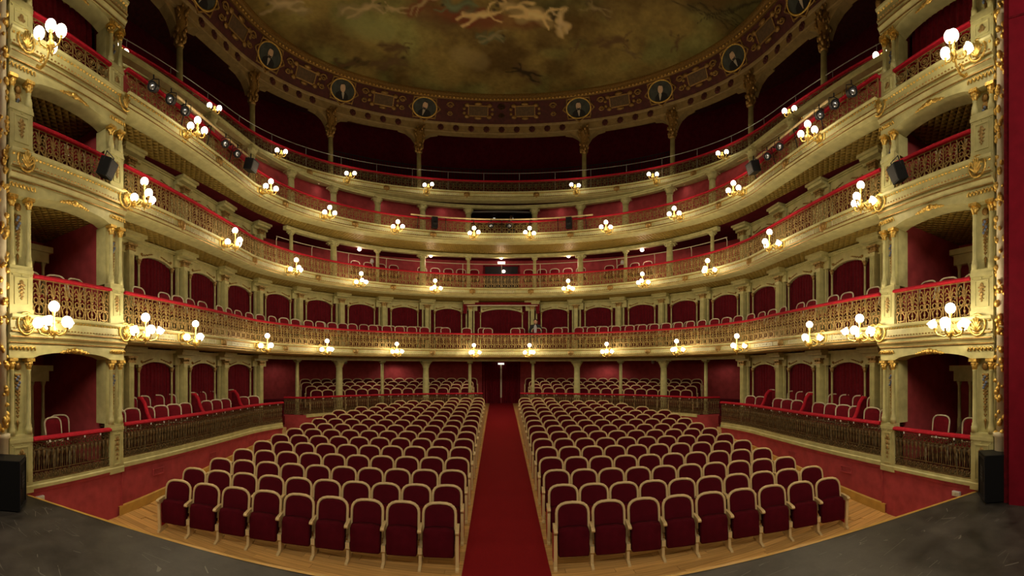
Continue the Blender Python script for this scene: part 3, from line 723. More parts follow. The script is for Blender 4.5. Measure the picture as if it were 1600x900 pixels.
for sd in (-1, 1): O('fringe', MB().bar(min(sd*5.85, sd*6.25), max(sd*5.85, sd*6.25), 1.9, 1.97, 8.4, 8.6).mesh('fringe', 'gold'), pl)

# --- ring above the top gallery and the painted ceiling
RC = Path(8.0, 7.2, 10, 8.05, 4.4); hR = RC.h-.01
ring = thing('ceiling_ring', 'cream beam and maroon cove running round under the painted ceiling', 'cornice', None, None, 'structure')
O('beam', sweep(RC, -hR, hR, [(-.3, 12.72), (0, 12.72), (.015, 12.75), (0, 12.78), (0, 13.02), (.03, 13.05), (.05, 13.1), (-.3, 13.12)], closed=True).mesh('beam', 'cream_shaded'), ring)
O('cove', sweep(RC, -hR, hR, [(.0, 13.08), (.05, 13.14), (.5, 13.88)]).mesh('cove', 'maroon'), ring)
O('gilt_moulding', sweep(RC, -hR, hR, [(.45, 13.86), (.45, 13.78), (.52, 13.76), (.54, 13.80), (.62, 13.80), (.66, 13.77), (.72, 13.78), (.74, 13.84), (.74, 13.92)]).mesh('gilt_moulding', 'gold_dark'), ring)
b = MB()
for u in frange(-hR, hR, .16): b.sphere((0, 0, 0), .045, 6, 4, (1, .7, .7), M=RC.M(u, .58, 13.79))
O('bead_moulding', b.mesh('bead_moulding', 'gold'), ring, kind='stuff')
rm = MB()
for i in range(8): rm.sphere((.085*math.cos(i*PI/4), 0, .085*math.sin(i*PI/4)), .05, 6, 4, (1, .5, 1))
rm.sphere((0, .015, 0), .05, 7, 5); rmm = rm.mesh('rosette', 'maroon')
CT = [3.45, 7.15, 10.55, 13.85]
cs = both(CT)
for a_, b_ in list(zip(cs, cs[1:]))+[(13.85, 17.0), (-17.0, -13.85)]:
    n = 9 if abs(a_-b_) > 5 else 4
    for i in range(n):
        u = a_+(b_-a_)*((i+1.4)/(n+1.8)); O('rosette', rmm, ring, RC.M(u, .012, 12.9))
brk = []
for sg in (-1, 1):
    out = [(sg*.1, 12.15), (sg*.16, 12.3), (sg*.3, 12.5), (sg*.55, 12.66), (sg*.85, 12.73), (sg*.85, 12.95), (sg*.1, 12.95)]
    if sg < 0: out = out[::-1]
    brk.append(MB().prism(out, -.25, .03).mesh('bracket', 'cream_shaded'))
csh = MB().lathe([(.13, 10.12), (.13, 10.2), (.10, 10.25), (.09, 11.8)], 12).mesh('shaft', 'cream')
cpm = MB().lathe([(.09, 11.75), (.13, 11.8), (.11, 11.85), (.15, 12.2), (.2, 12.6), (.24, 12.75)], 12)
random.seed(11)
for i in range(60):
    z = random.uniform(11.85, 12.9); q = random.uniform(0, 2*PI); r = .13+.13*(z-11.85)
    cpm.sphere((r*math.cos(q), r*math.sin(q), z), random.uniform(.03, .065), 5, 4, (1, 1, 1.4))
cpm = cpm.mesh('capital', 'gold_dark')
for u in cs:
    sd = -1 if u < 0 else 1; k = CT.index(abs(u))
    e = thing('gallery_column', f'top gallery column with dark gilded capital, {ORD[k]} to the {SIDE[sd]} of centre', 'column', RC.M(u, -.1, 0), 'top gallery columns', 'structure')
    O('shaft', csh, e); O('capital', cpm, e); O('bracket', brk[0], e); O('bracket', brk[1], e)
# medallions and plaques on the cove
TILT = -math.atan2(.45, .74)
def ell(rx, rz, n=24): return [(rx*math.cos(2*PI*i/n), rz*math.sin(2*PI*i/n)) for i in range(n)]
fr = MB().tube([(.50*math.cos(2*PI*i/28), .03, .35*math.sin(2*PI*i/28)) for i in range(28)], .03, 6, closed=True)
fro = MB().tube([((.57+.05*math.cos(8*2*PI*i/64))*math.cos(2*PI*i/64), .02, (.41+.035*math.cos(8*2*PI*i/64))*math.sin(2*PI*i/64)) for i in range(64)], .028, 5, closed=True)
for q in range(8): fro.sphere((.63*math.cos(q*PI/4), .02, .46*math.sin(q*PI/4)), .05, 6, 4)
frm, from_ = fr.mesh('frame', 'gold'), fro.mesh('scroll_border', 'gold_dark')
cvm = MB().prism(ell(.49, .34), 0, .02).mesh('canvas', 'canvas_dark')
hdm = MB().prism([(x*1.0, z+.07) for x, z in ell(.105, .14, 18)], .02, .026).mesh('painted_head', 'paint_skin')
shm = MB().prism([(-.01, -.28), (.01, -.28), (.055, -.1), (.04, -.05), (-.04, -.05), (-.055, -.1)], .02, .025).mesh('painted_shirt', 'paint_white')
hrm = MB().prism([(.105*math.cos(PI*i/8), .15+.075*math.sin(PI*i/8)) for i in range(9)]+[(-.06, .18), (.06, .18)], .02, .028).mesh('painted_hair', 'hair')
brm = MB().prism([(-.075, .02), (-.045, -.07), (.045, -.07), (.075, .02), (.03, .0), (-.03, .0)], .02, .029).mesh('painted_beard', 'hair')
ctm = MB().prism([(-.27, -.27), (-.2, -.305), (0, -.335), (.2, -.305), (.27, -.27), (.25, -.14), (.16, -.07), (.05, -.04), (-.05, -.04), (-.16, -.07), (-.25, -.14)], .02, .0225).mesh('painted_coat', 'dark')
MS = [3.28, 6.8, 10.08, 13.25]
pq = MB().bar(-.42, .42, 0, .03, -.20, -.16).bar(-.42, .42, 0, .03, .16, .20).bar(-.42, -.38, 0, .03, -.16, .16).bar(.38, .42, 0, .03, -.16, .16)
for sx in (-1, 1):
    for sz in (-1, 1): pq.sphere((sx*.46, .02, sz*.2), .075, 7, 4, (1.6, .5, 1)); pq.sphere((sx*.58, .02, sz*.08), .06, 6, 4, (1.3, .5, 1))
    pq.sphere((0, .02, sx*.25), .08, 7, 4, (2.2, .5, .8))
pqm = pq.mesh('plaque_frame', 'gold_dark'); ppm = MB().bar(-.38, .38, 0, .012, -.16, .16).mesh('plaque_panel', 'plaque_ochre')
scr = MB()
for sg in (-1, 1): scr.tube([(sg*(.02+.13*(1-i/14))*math.cos(i*.6), .02, .12+(.13*(1-i/14))*math.sin(i*.6)) for i in range(14)], .022, 5); scr.tube([(sg*(.015+.1*(1-i/14))*math.cos(i*.6), .02, -.14-(.1*(1-i/14))*math.sin(i*.6)) for i in range(14)], .02, 5)
scm = scr.mesh('gilt_scroll', 'gold_dark')
for u in both(MS):
    sd = -1 if u < 0 else 1; k = MS.index(abs(u)); Mm = RC.M(u, .26, 13.47) @ RX(TILT)
    e = thing('portrait_medallion', f'oval portrait of a dark-coated figure in a gilt frame, {ORD[k]} to the {SIDE[sd]} of centre', 'portrait', Mm, 'portrait medallions')
    c_ = O('canvas', cvm, e); O('frame', frm, e); O('scroll_border', from_, e)
    tw = .25*((k*2+(sd > 0)) % 3-1); Rt = RY(tw)
    O('painted_coat', ctm, c_); O('painted_head', hdm, c_, Rt); O('painted_shirt', shm, c_, Rt); O('painted_hair', hrm, c_, Rt)
    if (k+sd) % 2: O('painted_beard', brm, c_, Rt)
pls = [0]+[(a_+b_)/2 for a_, b_ in zip(MS, MS[1:])]; pls = sorted(set([-x for x in pls[1:]]+pls+[-15.2, 15.2, -1.0, 1.0])-{0}) 
for u in pls:
    sd = -1 if u < 0 else 1; k = sorted(x for x in pls if x*sd > 0) if sd > 0 else sorted((x for x in pls if x < 0), reverse=True)
    e = thing('cove_plaque', f'blank gilt-framed plaque on the maroon cove, {ORD[k.index(u)]} to the {SIDE[sd]} of centre', 'plaque', RC.M(u, .275, 13.49) @ RX(TILT), 'cove plaques')
    O('plaque_frame', pqm, e); O('plaque_panel', ppm, e)
for u in both([.0, 2.2, 4.25, 5.85, 7.7, 9.2, 11.0, 12.4, 14.2])[1:]: O('gilt_scroll', scm, ring, RC.M(u, .275, 13.51) @ RX(TILT) @ T(0, .01, 0))

# painted ceiling: grid with painted colours
import numpy as np
rs = np.random.RandomState(4)
X0, X1, Y0, Y1, st_ = -7.9, 7.9, 6.6, 17.0, .045
gx = np.arange(X0, X1+1e-6, st_); gy = np.arange(Y0, Y1+1e-6, st_); XX, YY = np.meshgrid(gx, gy)
def vnoise(sc_, seed):
    r = np.random.RandomState(seed); w_ = int((X1-X0)*sc_)+3; h_ = int((Y1-Y0)*sc_)+3; g = r.rand(h_, w_)
    fx = (XX-X0)*sc_; fy = (YY-Y0)*sc_; ix = fx.astype(int); iy = fy.astype(int); fx -= ix; fy -= iy
    fx = fx*fx*(3-2*fx); fy = fy*fy*(3-2*fy)
    return (g[iy, ix]*(1-fx)+g[iy, ix+1]*fx)*(1-fy)+(g[iy+1, ix]*(1-fx)+g[iy+1, ix+1]*fx)*fy
nz = .45*vnoise(.5, 1)+.25*vnoise(1.1, 2)+.15*vnoise(2.6, 3)+.1*vnoise(6, 5)
n2 = .6*vnoise(.6, 8)+.4*vnoise(1.7, 9)
col = np.zeros(XX.shape+(3,))
A, B_, G_, D_ = [np.array(c) for c in ((.30, .20, .06), (.44, .32, .085), (.30, .33, .10), (.14, .085, .022))]
tt = np.clip((nz-.3)/.4, 0, 1)[..., None]; gg = np.clip((n2-.42)/.25, 0, 1)[..., None]
col = D_*(1-tt)+B_*tt; col = col*(1-.55*gg)+G_*(.35+.9*tt)*.55*gg+A*0
WX = XX+.16*(vnoise(2.2, 21)-.5)+.10*(vnoise(6, 22)-.5); WY = YY+.16*(vnoise(2.2, 23)-.5)+.10*(vnoise(6, 24)-.5)
col *= (.82+.36*vnoise(14, 31)*.6+.36*vnoise(20, 32)*.4)[..., None]
def stroke(pts, r, c, a=.8):
    global col
    c = np.array(c)
    for (x0, y0), (x1, y1) in zip(pts, pts[1:]):
        dx, dy = x1-x0, y1-y0; l2 = dx*dx+dy*dy+1e-9
        q = np.clip(((WX-x0)*dx+(WY-y0)*dy)/l2, 0, 1); d = np.hypot(WX-x0-q*dx, WY-y0-q*dy)
        k = np.clip((r-d)/(.6*r+.02)+.25, 0, 1)[..., None]*a; col = col*(1-k)+c*k
def P2(x, y):       # plan position of a spot of the painting
    r = 640*(13.9-EYE)/(579-y); th = (x-780)/640; return (-.1+r*math.sin(th), r*math.cos(th))
def fig(pts, r, c, a=.92): stroke([P2(*p) for p in pts], r, c, a)
SKN = (.95, .68, .28); DRK = (.045, .03, .015); RED = (.26, .07, .03); GRN = (.14, .17, .09); BRN = (.16, .09, .035)
def body(x, y, sc_, ang, c, a=.85, drape=None):       # one floating figure, head, torso, bent limbs
    cx, cy = P2(x, y); ca, sa = math.cos(ang), math.sin(ang)
    L_ = lambda u, v: (cx+sc_*(u*ca-v*sa), cy+sc_*(u*sa+v*ca))
    if drape is not None: stroke([L_(-.5, -.25), L_(.0, .1), L_(.5, -.2), L_(.9, .25)], .24*sc_, drape, a*.75); stroke([L_(.4, .3), L_(1.1, .1)], .16*sc_, drape, a*.6)
    stroke([L_(-.28, 0), L_(0, .02), L_(.28, -.04)], .15*sc_, c, a); stroke([L_(-.2, .0), L_(.2, -.02)], .07*sc_, [min(1, q*1.25) for q in c], a*.7)
    for sg, k in ((1, .0), (-1, .5)):
        stroke([L_(-.26, .10*sg), L_(-.42-.1*k, .34*sg), L_(-.72+.3*k, .46*sg)], .055*sc_, c, a)
        stroke([L_(.28, .06*sg), L_(.62-.15*k, .20*sg), L_(.98-.3*k, .10*sg-.25*k)], .075*sc_, c, a)
    stroke([L_(-.47, .0)]*2, .11*sc_, c, a); stroke([L_(-.54, .03), L_(-.52, .07)], .08*sc_, DRK, a)
fig([(640, 20), (700, 24), (760, 34), (840, 30)], .35, RED, .5); fig([(660, 35), (700, 38)], .3, BRN, .5); fig([(560, 40), (600, 50)], .5, (.36, .40, .14), .5); fig([(720, 85), (750, 100)], .4, (.48, .36, .14), .45)
body(712, 8, .75, .3, (.2, .24, .12), .85, GRN); body(752, 22, .85, 2.9, SKN, .9, RED); body(800, 8, .8, .2, SKN, .9, DRK); body(838, 24, .95, 3.3, SKN, .92, (.5, .36, .14)); body(876, 30, .6, 1.2, (.8, .6, .3), .8, SKN)
body(772, 57, .55, 3.1, (.34, .28, .13), .85, GRN); body(572, 13, .75, 3.2, (.6, .44, .2), .85, (.4, .3, .13)); body(615, 16, .5, .4, (.6, .44, .2), .8)
body(622, 74, .6, 3.5, BRN, .75, BRN); body(612, 96, .8, 3.0, (.2, .12, .05), .75, BRN); body(540, 100, .7, .1, BRN, .8, DRK)
body(818, 113, .75, .5, DRK, .92, BRN); body(965, 64, .7, 2.7, BRN, .65, BRN); body(1056, 64, .5, 1.3, BRN, .65); body(985, 80, .5, .4, (.2, .13, .06), .6)
body(440, 6, .8, .6, (.7, .52, .25), .7, (.4, .3, .14)); body(660, 4, .6, 2.4, (.5, .36, .16), .8, RED); body(930, 12, .6, .2, (.4, .3, .13), .6, BRN); body(900, 70, .4, 2.0, BRN, .6)
for q in range(5): fig([(1050+22*q, 2+2*q), (1085+20*q, 14+5*q), (1120+16*q, 30+5*q), (1140+12*q, 46+q)], .028, DRK, .85); fig([(1090+16*q, 36-6*q), (1120+15*q, 18-3*q), (1170+6*q, 4)], .024, DRK, .8)
H_, W_ = XX.shape; zz = 13.9+.0*XX
vs = np.stack([XX, YY, zz], -1).reshape(-1, 3)
ii = (np.arange(H_-1)[:, None]*W_+np.arange(W_-1)[None, :]).ravel()
inside = ((XX/7.75)**2+((np.maximum(YY, 10)-10)/6.85)**2 < 1.02).ravel()
fq = np.stack([ii, ii+W_, ii+W_+1, ii+1], -1); fq = fq[inside[ii]]
me = bpy.data.meshes.new('painted_ceiling'); me.from_pydata(vs.tolist(), [], fq.tolist())
at = me.color_attributes.new('paint', 'FLOAT_COLOR', 'POINT')
at.data.foreach_set('color', np.concatenate([np.clip(col*.74, 0, 1).reshape(-1, 3), np.ones((H_*W_, 1))], 1).astype(np.float32).ravel())
m = mat('ceiling_painting', (.2, .2, .1), .75, spec=.15); an = m.node_tree.nodes.new('ShaderNodeAttribute'); an.attribute_name = 'paint'
m.node_tree.links.new(an.outputs['Color'], m.node_tree.nodes['Principled BSDF'].inputs['Base Color'])
me.materials.append(m); me.update()
tag(O('ceiling', me), 'oval painted ceiling with floating figures in olive and brown clouds', 'ceiling', kind='structure')
struct('ceiling_outer', MB().bar(-11.5, 11.5, 2.2, 22, 14.0, 14.1), 'maroon', 'plain dark ceiling around and behind the painting', 'ceiling')

# ================================================================== balustrades
def arc(cx, cz, r, a0, a1, n=7): return [(cx+r*math.cos(a0+(a1-a0)*i/n), 0, cz+r*math.sin(a0+(a1-a0)*i/n)) for i in range(n+1)]
def panel_palm(m):        # width .28, height .58: palmette over scrolls over a lyre
    b = MB(); r = .0115
    b.bar(-.14, -.122, -.008, .008, 0, .58)
    for k in (-1, 1):
        b.tube([(k*.012, 0, .33), (k*.03, 0, .45), (k*.065, 0, .52), (k*.105, 0, .50), (k*.12, 0, .45)], r, 4)
        b.tube([(k*.012, 0, .33), (k*.045, 0, .42), (k*.085, 0, .44), (k*.11, 0, .39)], r, 4)
        b.tube([(k*.012, 0, .33), (k*.05, 0, .37), (k*.09, 0, .36), (k*.1, 0, .32)], r, 4)
        b.tube(arc(k*.06, .255, .042, 0, 2*PI, 8)[:-1], r, 4, closed=True)
        b.tube([(0, 0, .20), (k*.05, 0, .19), (k*.095, 0, .14), (k*.085, 0, .07), (k*.03, 0, .04), (0, 0, .07)], r, 4)
        b.tube([(k*.12, 0, .2), (k*.08, 0, .02)], r*.8, 4)
    b.tube([(0, 0, 0), (0, 0, .56)], r, 4)
    b.sphere((0, 0, .32), .026, 6, 4); b.sphere((0, 0, .12), .03, 6, 4, (1, .6, 1)); b.sphere((0, 0, .51), .018, 5, 4)
    b.box((0, 0, .012), (.28, .02, .024)); b.box((0, 0, .205), (.28, .014, .012)); b.box((0, 0, .572), (.28, .02, .018))
    return b.mesh('iron_panel', m)
def panel_ring(m):        # third tier and top gallery: rings over arches
    b = MB(); r = .009
    b.bar(-.14, -.12, -.008, .008, 0, .58)
    b.tube(arc(0, .40, .09, 0, 2*PI, 10)[:-1], r, 4, closed=True); b.tube(arc(0, .40, .045, 0, 2*PI, 8)[:-1], r, 4, closed=True)
    for k in (-1, 1):
        b.tube([(k*.12, 0, .30), (k*.06, 0, .27), (k*.02, 0, .2), (k*.06, 0, .06), (k*.12, 0, .02)], r, 4)
        b.tube(arc(k*.07, .14, .038, 0, 2*PI, 8)[:-1], r*.9, 4, closed=True)
        b.tube([(k*.09, 0, .43), (k*.125, 0, .52), (k*.06, 0, .54)], r, 4)
    b.sphere((0, 0, .24), .03, 6, 4); b.sphere((0, 0, .4), .025, 6, 4)
    b.box((0, 0, .012), (.28, .02, .024)); b.box((0, 0, .30), (.28, .012, .012)); b.box((0, 0, .572), (.28, .02, .018))
    return b.mesh('iron_panel', m)
def panel_vase(m):        # ground tier: little turned balusters between scroll friezes
    b = MB(); r = .009
    for x in (-.094, 0, .094):
        b.lathe([(.016, .15), (.010, .19), (.022, .27), (.012, .33), (.028, .38), (.03, .42), (.014, .44)], 6, T(x, 0, 0))
        b.tube(arc(x, .495, .048, 0, 2*PI, 8)[:-1], r, 4, closed=True); b.sphere((x, 0, .495), .02, 5, 4)
        b.tube([(x-.06, 0, .03), (x-.02, 0, .12), (x+.02, 0, .04), (x+.06, 0, .12)], r, 4)
        b.tube([(x-.06, 0, .12), (x-.02, 0, .03), (x+.02, 0, .12), (x+.06, 0, .03)], r, 4)
        b.sphere((x, 0, .08), .018, 5, 4)
    for x in (-.047, .047, .14): b.tube([(x, 0, .15), (x, 0, .44)], r*.6, 4)
    b.box((0, 0, .012), (.28, .022, .024)); b.box((0, 0, .145), (.28, .014, .014)); b.box((0, 0, .445), (.28, .014, .012)); b.box((0, 0, .57), (.28, .02, .02))
    return b.mesh('iron_panel', m)
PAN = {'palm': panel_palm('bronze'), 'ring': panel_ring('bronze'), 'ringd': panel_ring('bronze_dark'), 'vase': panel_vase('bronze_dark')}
TAGM = MB().prism([(-.012, -.02), (.012, -.02), (.016, .0), (.012, .018), (-.012, .018), (-.016, 0)], -.003, .003).mesh('rail_tag', 'plastic_white')
def balustrade(P, s0, s1, off, zb, h, kind, label, group=None, posts=()):
    e = thing('balustrade', label, 'balustrade', None, group)
    n = max(1, round((s1-s0)/.285)); w_ = (s1-s0)/n; hz = (h-.05)/.58
    for i in range(n): O('iron_panel', PAN[kind], e, P.M(s0+w_*(i+.5), off, zb) @ S(w_/.28, 1, hz))
    zr = zb+h
    pr = [(off-.07, zr-.05), (off+.07, zr-.05), (off+.085, zr-.03), (off+.075, zr-.005), (off+.04, zr+.012), (off-.04, zr+.012), (off-.075, zr-.005), (off-.085, zr-.03)]
    if kind == 'vase' and s1-s0 > 1.2:
        for u in frange(s0+.3, s1-.3, .43): O('rail_tag', TAGM, e, P.M(u, off+.088, zr-.065))
    O('velvet_rail', sweep(P, s0, s1, pr, step=.25, closed=True).mesh('velvet_rail', 'velvet_rail'), e)
    return e
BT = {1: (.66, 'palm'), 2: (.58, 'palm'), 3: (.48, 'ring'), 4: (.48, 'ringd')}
for t, (h, kd) in BT.items():
    P, zt = LED[t]
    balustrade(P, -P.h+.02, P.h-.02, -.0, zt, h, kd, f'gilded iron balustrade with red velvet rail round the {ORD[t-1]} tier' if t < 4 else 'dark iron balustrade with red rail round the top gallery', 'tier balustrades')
for sd in (-1, 1):
    nm = SIDE[sd]; L = BL[sd]; a, b = sorted((bu(sd, PIERS[0][1]-.01), bu(sd, PIERS[1][0]+.01)))
    balustrade(L, a, b, .0, 1.0, .71, 'vase', f'bronze balustrade with thick red rail of the ground tier {nm} stage box', 'stage box balustrades')
    for t, h, kd in ((1, .66, 'palm'), (2, .55, 'palm'), (3, .47, 'ring')):
        balustrade(L, a, b, .0, ZL[t], h, kd, f'gilded iron balustrade of the {ORD[t-1]} tier {nm} stage box', 'stage box balustrades')
    s0, s1 = span(sd, S0, F1.h-.02)
    balustrade(F1, s0, s1, .0, 1.1, .67, 'vase', f'bronze baluster railing with red rail before the {nm} ground tier boxes', 'ground tier balustrades')
# parapet of the rear stalls
PP = Path(7.3, 7.2, 10.2, 7.3, 4.8)
SPA = PP.find_y(13.0)
for sd in (-1, 1):
    nm = SIDE[sd]; a, b = span(sd, .80, SPA)
    w_ = struct('wall_rear_stalls_'+nm, sweep(PP, a, b, [(-.02, .4), (.0, .4), (.0, 1.13), (-.02, 1.13)], closed=True), 'red_wall', f'low red wall under the {nm} rear stalls railing', 'wall')
    O('cream_band', sweep(PP, a, b, [(-.15, 1.12), (.04, 1.12), (.04, 1.23), (-.15, 1.23)], closed=True).mesh('cream_band', 'cream'), w_)
    balustrade(PP, a, b, 0, 1.23, .61, 'vase', f'bronze baluster railing with red rail before the {nm} rear stalls seats', 'rear stalls balustrades')
    p, t = PP.at(sd*SPA); q = (p[0]+sd*.85, p[1]-.12)
    L2 = Line(q, p) if sd < 0 else Line(p, q)
    O('wall_return', MB().add([(p[0], p[1], .3), (q[0], q[1], .3), (q[0], q[1], 1.2), (p[0], p[1], 1.2)], [(0, 1, 2, 3)]).mesh('wall_return', 'red_wall'), w_)
    balustrade(L2, .02, L2.len, 0, 1.23, .61, 'vase', f'short bronze railing turning back beside the {nm} rear stalls steps', 'rear stalls balustrades')
    p, t = F1.at(sd*S0); L3 = (p[0]+sd*1.0, p[1]+.25)
    O('wall_return', MB().add([(p[0], p[1], .2), (L3[0], L3[1], .2), (L3[0], L3[1], 1.05), (p[0], p[1], 1.05)], [(0, 1, 2, 3)]).mesh('wall_return', 'red_wall'), w_)
    # steps to the rear seats
    stp = thing('steps', f'wooden steps between the {nm} boxes and the rear stalls railing', 'steps', None, None, 'structure')
    for i in range(3):
        pm_ = (sd*(7.15+.28*i), 12.1+.12*i)
        O('step', MB().bar(-.14, .14, -.35, .35, .4, .62+.17*i).mesh('step', 'wood_light'), stp, T(pm_[0], pm_[1], 0))
# rear stalls floor
RSR = [8.35, 9.08, 9.81, 10.54]; RSZ = [1.14, 1.27, 1.40, 1.53]
for i, (R_, z) in enumerate(zip(RSR, RSZ)):
    Pq = Path(R_, R_, 10.3, R_, 9.0); sA = Pq.find_y(11.9)
    for sd in (-1, 1):
        a, b = span(sd, 1.0, sA); struct('floor_rear_step', sweep(Pq, a, b, [(.38, z-.3), (.38, z), (-.36, z), (-.36, z-.3)]), 'red_wall_dark', f'{ORD[i]} stepped platform of the rear stalls on the {SIDE[sd]}', 'floor')

# ================================================================== seats
def archpts(hw, z0, zs, zt, n=10, p=.55):
    l = [(-hw, z0), (-hw, (z0+zs)/2), (-hw, zs)]
    for i in range(1, n): 
        q = PI*i/n; l.append((-hw*math.copysign(abs(math.cos(q))**p, math.cos(q)), zs+(zt-zs)*math.sin(q)**.9))
    return l+[(hw, zs), (hw, (z0+zs)/2), (hw, z0)]
def seat_kit():
    k = {}; sh = -.16
    ap = archpts(.232, .36, .725, .868, p=.7)
    f = MB(); f.tube([(x, -.015+sh*(z-.3), z) for x, z in ap], .0235, 6); k['back_frame'] = f.mesh('back_frame', 'wood_light')
    ip = archpts(.215, .30, .715, .848, p=.7)
    k['back_cushion'] = MB().pad(ip, -.05+.048, .025+.048, .08, shear=sh).mesh('back_cushion', 'velvet_seat')
    sc = [(-.222, .19), (-.21, .172), (.21, .172), (.222, .19), (.226, .5), (.21, .55), (.1, .57), (-.1, .57), (-.21, .55), (-.226, .5)]
    k['seat_cushion'] = MB().pad(sc, .03, .155, .09, shear=-.06).mesh('seat_cushion', 'velvet_seat')
    ar = MB(); ar.prism([(0, 0), (.27, -.02), (.30, -.01), (.31, .012), (.28, .032), (.12, .04), (0, .035)], -.026, .026, Matrix(((0, 1, 0, 0), (1, 0, 0, -.10), (0, 0, 1, .545), (0, 0, 0, 1))))
    k['armrest'] = ar.mesh('armrest', 'wood_light')
    st = MB(); Mx = Matrix(((0, 1, 0, 0), (1, 0, 0, 0), (0, 0, 1, 0), (0, 0, 0, 1)))
    st.prism([(-.20, 0), (.19, 0), (.19, .02), (.08, .045), (.06, .27), (-.10, .27), (-.10, .05), (-.2, .025)], -.021, .021, Mx)
    st.bar(-.021, .021, -.12, -.04, .27, .55).bar(-.03, .03, .02, .10, .2, .29)
    k['standard'] = st.mesh('standard', 'wood_light')
    en = MB().prism([(-.16, 0), (.17, 0), (.17, .03), (.13, .05), (.16, .54), (-.12, .54), (-.12, .05), (-.16, .03)], -.024, .024, Mx)
    k['end_panel'] = en.mesh('end_panel', 'wood_light')
    k['end_insert'] = MB().prism([(-.08, .1), (.09, .1), (.115, .5), (-.085, .5)], -.028, .028, Mx).mesh('end_insert', 'velvet_rail')
    return k
SK = seat_kit()
ROWN = [9]+[10]*10+[9, 8, 7, 3]
def frame(x, y, z, fx, fy):       # y axis = facing direction
    l = math.hypot(fx, fy); fx /= l; fy /= l
    return Matrix(((fy, fx, 0, x), (-fx, fy, 0, y), (0, 0, 1, z), (0, 0, 0, 1)))
def seat(name, M, label, group, arms, ends):
    e = thing(name, label, 'seat', M, group)
    for q in ('back_frame', 'back_cushion', 'seat_cushion'): O(q, SK[q], e)
    for x in arms: O('armrest', SK['armrest'], e, T(x, 0, 0)); 
    for x in arms:
        if x in ends: q = O('end_panel', SK['end_panel'], e, T(x, 0, 0)); O('end_insert', SK['end_insert'], q)
        else: O('standard', SK['standard'], e, T(x, 0, 0))
    return e
for k, n in enumerate(ROWN):
    R_ = 16.3+.775*k; pit = .53 if k == 0 else .505
    for sd in (-1, 1):
        for i in range(n):
            a = (.69+pit*(i+.5))/R_; x = sd*R_*math.sin(a); y = -10.5+R_*math.cos(a); z = fz(x, y)
            hx = pit/2; fx, fy = -x, -(y+10.5)
            # local x of the seat points to the left of the room for a seat facing the stage
            inner = sd*hx; outer = -sd*hx
            arms = [inner]+([outer] if i == n-1 else []); ends = ([inner] if i == 0 else [])+([outer] if i == n-1 else [])
            seat('theatre_seat', frame(x, y, z, fx, fy), f'folded red velvet seat, {ORD[k]} row from the stage, {ORD[i]} from the aisle, {SIDE[sd]} block', 'stalls seats', arms, ends)
for k, (R_, z) in enumerate(zip(RSR, RSZ)):
    n = (14, 15, 16, 17)[k]
    for sd in (-1, 1):
        s0 = 1.35 if k < 3 else 1.2
        for i in range(n):
            a = (s0+.53*(i+.5))/R_; x = sd*R_*math.sin(a); y = 10.3+R_*math.cos(a)
            if y < 12.3: continue
            last = i == n-1 or (10.3+R_*math.cos((s0+.53*(i+1.5))/R_)) < 12.3
            inner, outer = sd*.265, -sd*.265
            seat('rear_stalls_seat', frame(x, y, z, -x, -(y-2.0)), f'red velvet rear stalls seat, {ORD[k]} row behind the railing, {ORD[i]} from the aisle, {SIDE[sd]} side', 'rear stalls seats', [inner]+([outer] if last else []), ([inner] if i == 0 else [])+([outer] if last else []))

# loose chairs of the boxes
def chair_kit():
    k = {}; sh = -.14
    ap = archpts(.205, .5, .80, .93, p=.6)
    f = MB().tube([(x*(.9+.1*(z-.5)/.4), sh*(z-.4), z) for x, z in ap], .017, 6); f.tube([(-.19, -.012, .5), (.19, -.012, .5)], .016, 6)
    k['back_frame'] = f.mesh('back_frame', 'cream_white')
    ip = archpts(.185, .515, .79, .91, p=.6)
    k['back_pad'] = MB().pad(ip, -.03+.056, .02+.056, .1, shear=sh).mesh('back_pad', 'velvet_chair')
    so = [(-.21, -.2), (.21, -.2), (.23, .2), (.2, .23), (-.2, .23), (-.23, .2)]
    Mz = Matrix(((1, 0, 0, 0), (0, 0, 1, .0), (0, 1, 0, .41), (0, 0, 0, 1)))
    k['seat'] = MB().pad(so, 0, .075, .08, Mz).mesh('seat', 'velvet_chair')
    k['seat_rail'] = MB().bar(-.22, .22, -.2, .21, .37, .41).mesh('seat_rail', 'cream_white')
    k['leg'] = MB().lathe([(.013, 0), (.02, .3), (.026, .40)], 6).mesh('leg', 'cream_white')
    k['rear_leg'] = MB().tube([(0, -.06, 0), (0, -.01, .25), (0, .0, .52)], .018, 6).mesh('rear_leg', 'cream_white')
    return k
CK = chair_kit()
def chair(M, label, group, full=True):
    e = thing('box_chair', label, 'chair', M, group)
    for q in ('back_frame', 'back_pad', 'seat')+(('seat_rail',) if full else ()): O(q, CK[q], e)
    if full:
        for x in (-.19, .19): O('leg', CK['leg'], e, T(x, .18, 0)); O('leg', CK['rear_leg'], e, T(x*.97, -.17+.17, 0))
    return e
random.seed(21)
def onP(P, u, off, z, tw=0): return P.M(u, off, z) @ RZ(tw)
